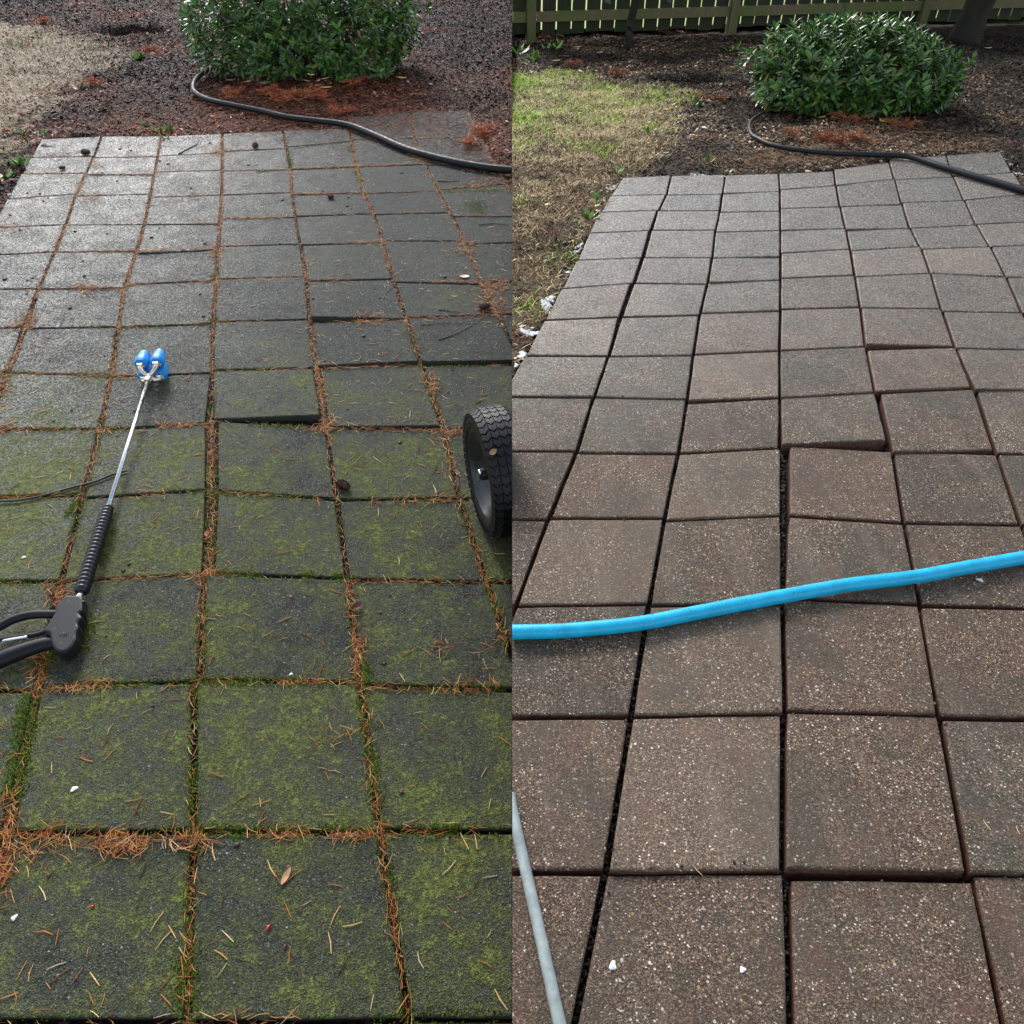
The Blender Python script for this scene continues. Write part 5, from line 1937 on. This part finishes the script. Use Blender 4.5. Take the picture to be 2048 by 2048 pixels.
r_ = random.Random(9)
crumb = None
CR = [(205, 334), (240, 298), (262, 301), (258, 294), (320, 322), (235, 362), (205, 346), (136, 307), (293, 327), (336, 328), (420, 286), (87, 402), (55, 386), (80, 388), (228, 414), (258, 399), (382, 376), (497, 330), (560, 286),
      (20, 430), (40, 460), (96, 396), (214, 468), (303, 475), (405, 480), (410, 487), (319, 456), (150, 463), (166, 522), (54, 561), (65, 556), (9, 559), (169, 552), (53, 588), (140, 616), (400, 588), (407, 633), (98, 722), (143, 821), (107, 842), (209, 711), (268, 821),
      (697, 395), (694, 412), (703, 418), (560, 487), (590, 490), (645, 382), (565, 400), (804, 346), (890, 554), (650, 722), (760, 596), (626, 597), (727, 672), (905, 740), (896, 785), (610, 774), (695, 818), (800, 885), (247, 1141), (258, 1128), (213, 1272), (305, 1412), (474, 1690), (780, 1190), (760, 1226), (769, 1327)]
for (u, v) in CR:
    p = place(u, v, 'L', 0.001)
    if crumb is None:
        V, fc2 = tube_geo([(-0.5, 0, 0), (-0.3, 0.02, 0.1), (0.1, -0.05, 0.15), (0.5, 0, 0.02)], [0.12, 0.36, 0.40, 0.10], 7, flat=0.55)
        crumb = mesh_obj('cone_crumb', V, fc2, M['twig'])
        ob = crumb
    else:
        ob = crumb.copy()
        COL.objects.link(ob)
    ob.location = p
    ob.rotation_euler = (0, 0, r_.uniform(0, 6.28))
    k = r_.uniform(0.010, 0.019) * (1.0 if v < 700 else 0.7)
    ob.scale = (k, k, k)
    tag(ob, 'tiny dark cone crumb lying on the unwashed pavers', 'crumb', 'dark crumbs on the unwashed pavers')


def pine_cone(u, v, side, L, R, yaw, label):
    p = place(u, v, side, R * 0.8)
    parts = []
    n, m = 8, 6
    V, fc2 = [], []
    for i in range(m + 1):
        t = math.pi * i / m
        for j in range(n):
            a = 2 * math.pi * j / n
            V.append((-math.cos(t) * L / 2, math.sin(t) * math.cos(a) * R * 0.72, math.sin(t) * math.sin(a) * R * 0.72))
    for i in range(m):
        for j in range(n):
            k = (j + 1) % n
            fc2.append((i * n + j, i * n + k, (i + 1) * n + k, (i + 1) * n + j))
    parts.append((V, fc2))
    ns = 54
    for s in range(ns):
        t = (s + 0.5) / ns
        x = -L / 2 + L * t * 0.98
        rr_ = R * 0.72 * math.sin(math.pi * (0.1 + 0.85 * t)) + 0.0005
        a = s * 2.4
        rad_ = np.array([0, math.cos(a), math.sin(a)])
        sd_ = np.array([0, -math.sin(a), math.cos(a)])
        b0 = np.array([x, 0, 0]) + rad_ * rr_ * 0.8
        tip = np.array([x + L * 0.10, 0, 0]) + rad_ * (rr_ + R * 0.32)
        w_ = R * 0.30
        parts.append(([b0 - sd_ * w_ * 0.5, b0 + sd_ * w_ * 0.5, (b0 + tip) / 2 + sd_ * w_ + rad_ * 0.001, tip, (b0 + tip) / 2 - sd_ * w_ + rad_ * 0.001, b0 + np.array([L * 0.05, 0, 0])],
                      [(0, 1, 2, 3, 4), (0, 5, 1), (1, 5, 2), (2, 5, 3), (3, 5, 4), (4, 5, 0)]))
    vv, ff = merge(parts)
    o = mesh_obj('pine_cone', vv, ff, M['cone'])
    o.location = p
    o.rotation_euler = (0, 0, yaw)
    return tag(o, label, 'pine cone')


pine_cone(685, 969, 'L', 0.050, 0.016, -0.55, 'reddish brown pine cone beside the joint left of the wheel')
pine_cone(968, 612, 'L', 0.050, 0.017, 0.2, 'dark pine cone in the needle heap above the wheel')
pine_cone(452, 266, 'L', 0.050, 0.020, 0.3, 'dark cone at the far patio edge above a joint')
pine_cone(170, 304, 'L', 0.055, 0.020, 0.1, 'dark cone on the far left corner paver')
pine_cone(510, 291, 'L', 0.040, 0.018, 1.2, 'dark cone on the far row, right of the twig')
pine_cone(661, 393, 'L', 0.034, 0.014, 0.1, 'small dark cone at the row joint below the black hose')
pine_cone(124, 335, 'L', 0.034, 0.013, 0.6, 'small dark cone on the second paver of the far left column')


def twig(pts, side, r, label, lift=0.003, extra=()):
    P = [place(u, v, side, lift + (q[0] if q else 0)) for u, v, *q in pts]
    parts = [tube_geo(smooth_path(P, 14), np.linspace(r, r * 0.4, len(smooth_path(P, 14))), 5)]
    for e in extra:
        Q = [place(u, v, side, lift + (q[0] if q else 0)) for u, v, *q in e]
        parts.append(tube_geo(smooth_path(Q, 8), np.linspace(r * 0.7, r * 0.3, len(smooth_path(Q, 8))), 5))
    v, f = merge(parts)
    return tag(mesh_obj('twig', v, f, M['twig'], origin=P[0]), label, 'twig')


twig([(877, 619), (910, 623), (950, 632)], 'L', 0.0022, 'short dark twig on the pavers, upper of the two left of the needle heap')
twig([(877, 679), (905, 670), (935, 655), (965, 636)], 'L', 0.0022, 'long slanting dark twig on the pavers above the wheel', extra=[[(840, 650), (890, 646), (945, 647)]])
twig([(357, 308), (375, 298), (394, 288), (397, 279)], 'L', 0.0035, 'forked dark twig on the far row of pavers')
twig([(82, 291), (95, 292), (112, 294)], 'L', 0.003, 'thin twig on the far left corner paver')
twig([(768, 596), (772, 585), (786, 574)], 'L', 0.0018, 'fine curved twig by the joint in the upper right')
twig([(875, 362), (900, 363), (920, 361)], 'L', 0.0025, 'straight dark twig on the paver below the black hose')
twig([(958, 450), (985, 447), (1018, 450)], 'L', 0.0022, 'thin dark twig at the dividing line on an upper paver')
twig([(256, 613), (275, 607), (300, 602)], 'L', 0.0014, 'hair-thin twig on the paver above the blue nozzles')
twig([(895, 260, 0.0), (905, 277, 0.02), (925, 286, 0.02), (955, 288, 0.0)], 'L', 0.003, 'dead branching twig tangle on the far right pavers',
     extra=[[(912, 230, 0.03), (908, 250, 0.03), (905, 277, 0.02)], [(895, 260, 0), (915, 250, 0.03), (945, 248, 0.0)], [(932, 284, 0.02), (938, 268, 0.03), (940, 255, 0.02)], [(905, 277, 0.02), (890, 270, 0.0)], [(925, 286, 0.02), (950, 275, 0.02), (965, 262, 0)], [(912, 240, 0.03), (900, 245, 0.02)]])
twig([(1338, 315), (1348, 302), (1360, 289)], 'R', 0.005, 'grey twig on the mulch beyond the washed patio')


def sprig(u, v, side, L, n_tw, yaw0, label, dens=1.0):
    p = place(u, v, side, 0.0)
    root = empty('dead_fir_sprig', p)
    tag(root, label, 'fir sprig')
    parts, C, D, LL = [], [], [], []
    r = np.random.default_rng(int(u * 7 + v))
    for i in range(n_tw):
        a = yaw0 + r.normal(0, 0.9) + (math.pi if r.random() < 0.5 else 0)
        b0 = p + np.array([r.normal(0, L * 0.22), r.normal(0, L * 0.20), 0.006])
        ln = L * r.uniform(0.3, 0.65)
        e = b0 + np.array([math.cos(a) * ln, math.sin(a) * ln, r.uniform(0.0, 0.03)])
        m_ = (b0 + e) / 2 + np.array([0, 0, r.uniform(0.005, 0.035)])
        P = smooth_path([b0, m_, e], 10)
        if side == 'L':
            P[:, 0] = np.minimum(P[:, 0], -0.02)
        parts.append(tube_geo(P, np.linspace(0.003, 0.0012, len(P)), 5))
        k = int(80 * dens)
        t = r.random(k)
        idx = (t * (len(P) - 1)).astype(int)
        C.append(P[idx])
        dd = (P[-1] - P[0])[None] / np.linalg.norm(P[-1] - P[0]) * 0.8 + r.normal(0, 0.75, (k, 3))
        dd[:, 2] = np.abs(dd[:, 2]) * 0.45
        D.append(dd / np.linalg.norm(dd, axis=1)[:, None])
        LL.append(r.uniform(0.020, 0.042, k))
    v_, f_ = merge(parts)
    attach(mesh_obj('stem', v_, f_, M['twig']), root)
    C, D, LL = np.vstack(C), np.vstack(D), np.concatenate(LL)
    S = np.cross(D, r.normal(0, 1, D.shape))
    S /= np.linalg.norm(S, axis=1)[:, None]
    w_ = 0.0012
    V = np.stack([C - S * w_, C + S * w_, C + D * LL[:, None] + S * w_ * 0.5, C + D * LL[:, None] - S * w_ * 0.5], 1)
    if side == 'L':
        V[:, :, 0] = np.minimum(V[:, :, 0], -0.002)
    base = np.array([0.62, 0.175, 0.062]) if side == 'L' else np.array([0.46, 0.155, 0.055])
    cols = base * r.uniform(0.25, 1.35, len(C))[:, None]
    o = attach(arr_obj('needles', V, [(0, 1, 2, 3)], M['attr'], cols), root)
    o['kind'] = 'stuff'
    return root


sprig(590, 198, 'L', 0.34, 26, 0.1, 'big rust-red fir sprig between the cut-off bush and the black hose')
sprig(553, 190, 'L', 0.2, 10, 0.6, 'rust-red fir sprig at the left end of the big one')
sprig(720, 172, 'L', 0.18, 9, 0.3, 'rust-brown fir sprig below the right end of the cut-off bush')
sprig(683, 228, 'L', 0.13, 7, 0.3, 'small rust-red fir sprig at the far patio corner behind the hose')
sprig(470, 193, 'L', 0.17, 8, 0.1, 'rust-red fir sprig inside the black hose bend')
sprig(301, 104, 'L', 0.14, 8, 0.1, 'rust-red fir sprig on the mulch beside a small weed')
sprig(88, 47, 'L', 0.12, 5, 0.1, 'rust-red fir sprig at the top edge of the straw lawn')
sprig(194, 172, 'L', 0.14, 5, 0.1, 'rust fir sprig at the right edge of the straw lawn')
sprig(968, 272, 'L', 0.20, 11, 1.2, 'bright rust fir sprig over the far right paver near the dividing line')
sprig(950, 292, 'L', 0.10, 5, 0.1, 'small red-brown fir sprig above the black hose end')
sprig(1690, 280, 'R', 0.28, 20, 0.2, 'large brown fir sprig between the whole bush and the black hose')
sprig(1655, 285, 'R', 0.16, 9, 0.8, 'brown fir sprig at the left end of the large one')
sprig(1798, 256, 'R', 0.17, 8, 0.2, 'curved brown fir sprig below the whole bush, right of the large one')
sprig(1700, 246, 'R', 0.18, 9, 0.2, 'dark orange fir sprig right under the whole bush')
sprig(1422, 201, 'R', 0.15, 8, 0.1, 'round rust fir sprig on bare mulch left of the whole bush')
sprig(1236, 151, 'R', 0.13, 7, 0.1, 'bright rust fir sprig at the far edge of the green lawn')
sprig(1140, 136, 'R', 0.14, 7, 0.1, 'rust fir sprig above the green lawn')
sprig(1580, 276, 'R', 0.10, 4, 0.1, 'small rust fir sprig inside the hose bend of the washed side')
sprig(1100, 78, 'R', 0.30, 9, 0.1, 'brown dead fern litter at the fence foot left of the slim trunk', 0.8)
sprig(1335, 66, 'R', 0.30, 8, 0.1, 'dim brown litter sprig at the fence foot right of the slim trunk', 0.8)

WEED_MESH = leaf_mesh('leaf', M['weed'], 0.36, 1.0)


def weed(u, v, side, L, n, label, el=0.7):
    p = place(u, v, side, 0.0)
    root = empty('weed', p)
    tag(root, label, 'weed')
    r = np.random.default_rng(int(u * 3 + v))
    for i in range(n):
        a = i * 2.4 + r.uniform(-0.4, 0.4)
        e = el + r.normal(0, 0.22)
        D = Vector((math.cos(a) * math.cos(e), math.sin(a) * math.cos(e), math.sin(e)))
        X = Vector((-math.sin(a), math.cos(a), 0))
        N_ = X.cross(D)
        ob = bpy.data.objects.new('leaf', WEED_MESH)
        mw = Matrix(((X.x, D.x, N_.x), (X.y, D.y, N_.y), (X.z, D.z, N_.z))).to_4x4()
        ob.parent = root
        ob.matrix_local = Matrix.Translation((r.normal(0, L * 0.15), r.normal(0, L * 0.12), -0.004)) @ mw @ Matrix.Scale(L * r.uniform(0.45, 0.95), 4)
        COL.objects.link(ob)
    return root


weed(276, 118, 'L', 0.11, 8, 'green weed on the mulch beside a rust fir sprig')
weed(291, 250, 'L', 0.06, 6, 'small pale weed at the far patio edge, left of the green one')
weed(316, 264, 'L', 0.08, 6, 'bright green weed rooted at the far patio edge above a joint')
weed(337, 262, 'L', 0.08, 6, 'bright green weed just right of the one above the joint')
weed(160, 178, 'L', 0.09, 6, 'green tuft at the edge of the straw lawn')
weed(46, 268, 'L', 0.07, 5, 'pale weed near the left picture edge above the patio')
weed(90, 268, 'L', 0.06, 5, 'small green weed just left of the far patio corner')
weed(40, 328, 'L', 0.09, 8, 'yellow-green clump beside the left patio edge')
weed(12, 355, 'L', 0.09, 8, 'green clump at the left picture edge beside the patio', 0.5)
weed(330, 277, 'L', 0.05, 4, 'tiny weed in the joint at the far patio edge')
weed(1416, 325, 'R', 0.07, 5, 'upright green weed above the washed patio edge', 1.0)
weed(1239, 346, 'R', 0.07, 7, 'bright green weed at the corner of the washed patio')
weed(1200, 402, 'R', 0.07, 6, 'yellow-green weed beside the washed patio edge, upper one')
weed(1196, 408, 'R', 0.05, 5, 'small clover beside the upper weed of the washed patio edge')
weed(1178, 436, 'R', 0.08, 7, 'bright green weed beside the washed patio edge, lower one')
weed(1152, 444, 'R', 0.06, 5, 'pale weed left of the lower bright weed')
weed(1451, 347, 'R', 0.05, 5, 'tiny weed at the joint of the washed far row')
weed(1103, 98, 'R', 0.13, 9, 'leafy green plant near the fence post')
weed(1066, 121, 'R', 0.13, 10, 'pale leafy plant on the mulch above the green lawn')
weed(1034, 108, 'R', 0.16, 10, 'leafy plant at the dividing line below the fence', 0.6)
weed(1464, 102, 'R', 0.12, 8, 'green weed on the mulch left of the whole bush')
weed(1395, 210, 'R', 0.09, 6, 'dark green weed beside the round rust sprig')
weed(1300, 262, 'R', 0.08, 6, 'dark green tuft at the lawn edge')
weed(1120, 88, 'R', 0.08, 5, 'small plant at the foot of the fence')

# ---------------------------------------------------------------- white bubbly patches along the washed patio
C, Rr = [], []
for (poly, n) in [([(1024, 720), (1040, 702), (1054, 700), (1046, 718), (1030, 744), (1024, 748)], 700), ([(1082, 600), (1112, 588), (1104, 606), (1092, 622)], 330),
                  ([(1040, 650), (1060, 648), (1082, 652), (1062, 680), (1056, 668), (1042, 664)], 420), ([(1212, 372), (1232, 364), (1228, 376), (1214, 384)], 160), ([(1262, 350), (1300, 344), (1342, 344), (1340, 350), (1290, 352)], 300),
                  ([(2020, 320), (2046, 330), (2060, 352), (2046, 350), (2030, 340)], 240), ([(1150, 492), (1166, 482), (1160, 500), (1148, 506)], 140), ([(1130, 540), (1142, 536), (1136, 552), (1128, 556)], 80), ([(1204, 392), (1212, 392), (1208, 402)], 40), ([(1380, 342), (1440, 344), (1440, 350), (1384, 350)], 120)]:
    P = np.array([hit(u, v, 'R') for u, v in poly])
    mn, mx = P.min(0), P.max(0)
    x, y = rng.uniform(mn[0], mx[0], n * 4), rng.uniform(mn[1], mx[1], n * 4)
    ok = in_poly(x, y, P) & (x > 0.012) & (fbm(x, y, 22, 77) > 0.47)
    x, y = x[ok], y[ok]
    C.append(np.stack([x, y, ground_z('R', x, y) + 0.002], -1))
    Rr.append(rng.uniform(0.002, 0.0065, len(x)))
C, Rr = np.vstack(C), np.concatenate(Rr)
ring = [(math.cos(a), math.sin(a)) for a in np.arange(6) * math.pi / 3]
V = [C + np.array([cx, cy, -0.3]) * Rr[:, None] for cx, cy in ring] + [C + np.array([cx * 0.6, cy * 0.6, 0.15]) * Rr[:, None] for cx, cy in ring] + [C + np.array([0, 0, 0.22]) * Rr[:, None]]
V = np.stack(V, 1)
T3 = []
for j in range(6):
    k = (j + 1) % 6
    T3 += [(j, k, 6 + k), (j, 6 + k, 6 + j), (6 + j, 6 + k, 12)]
fo = arr_obj('white_patches', V, T3, M['white_patches'])
fo.data.polygons.foreach_set('use_smooth', np.ones(len(fo.data.polygons), bool))
tag(fo, kind='stuff')
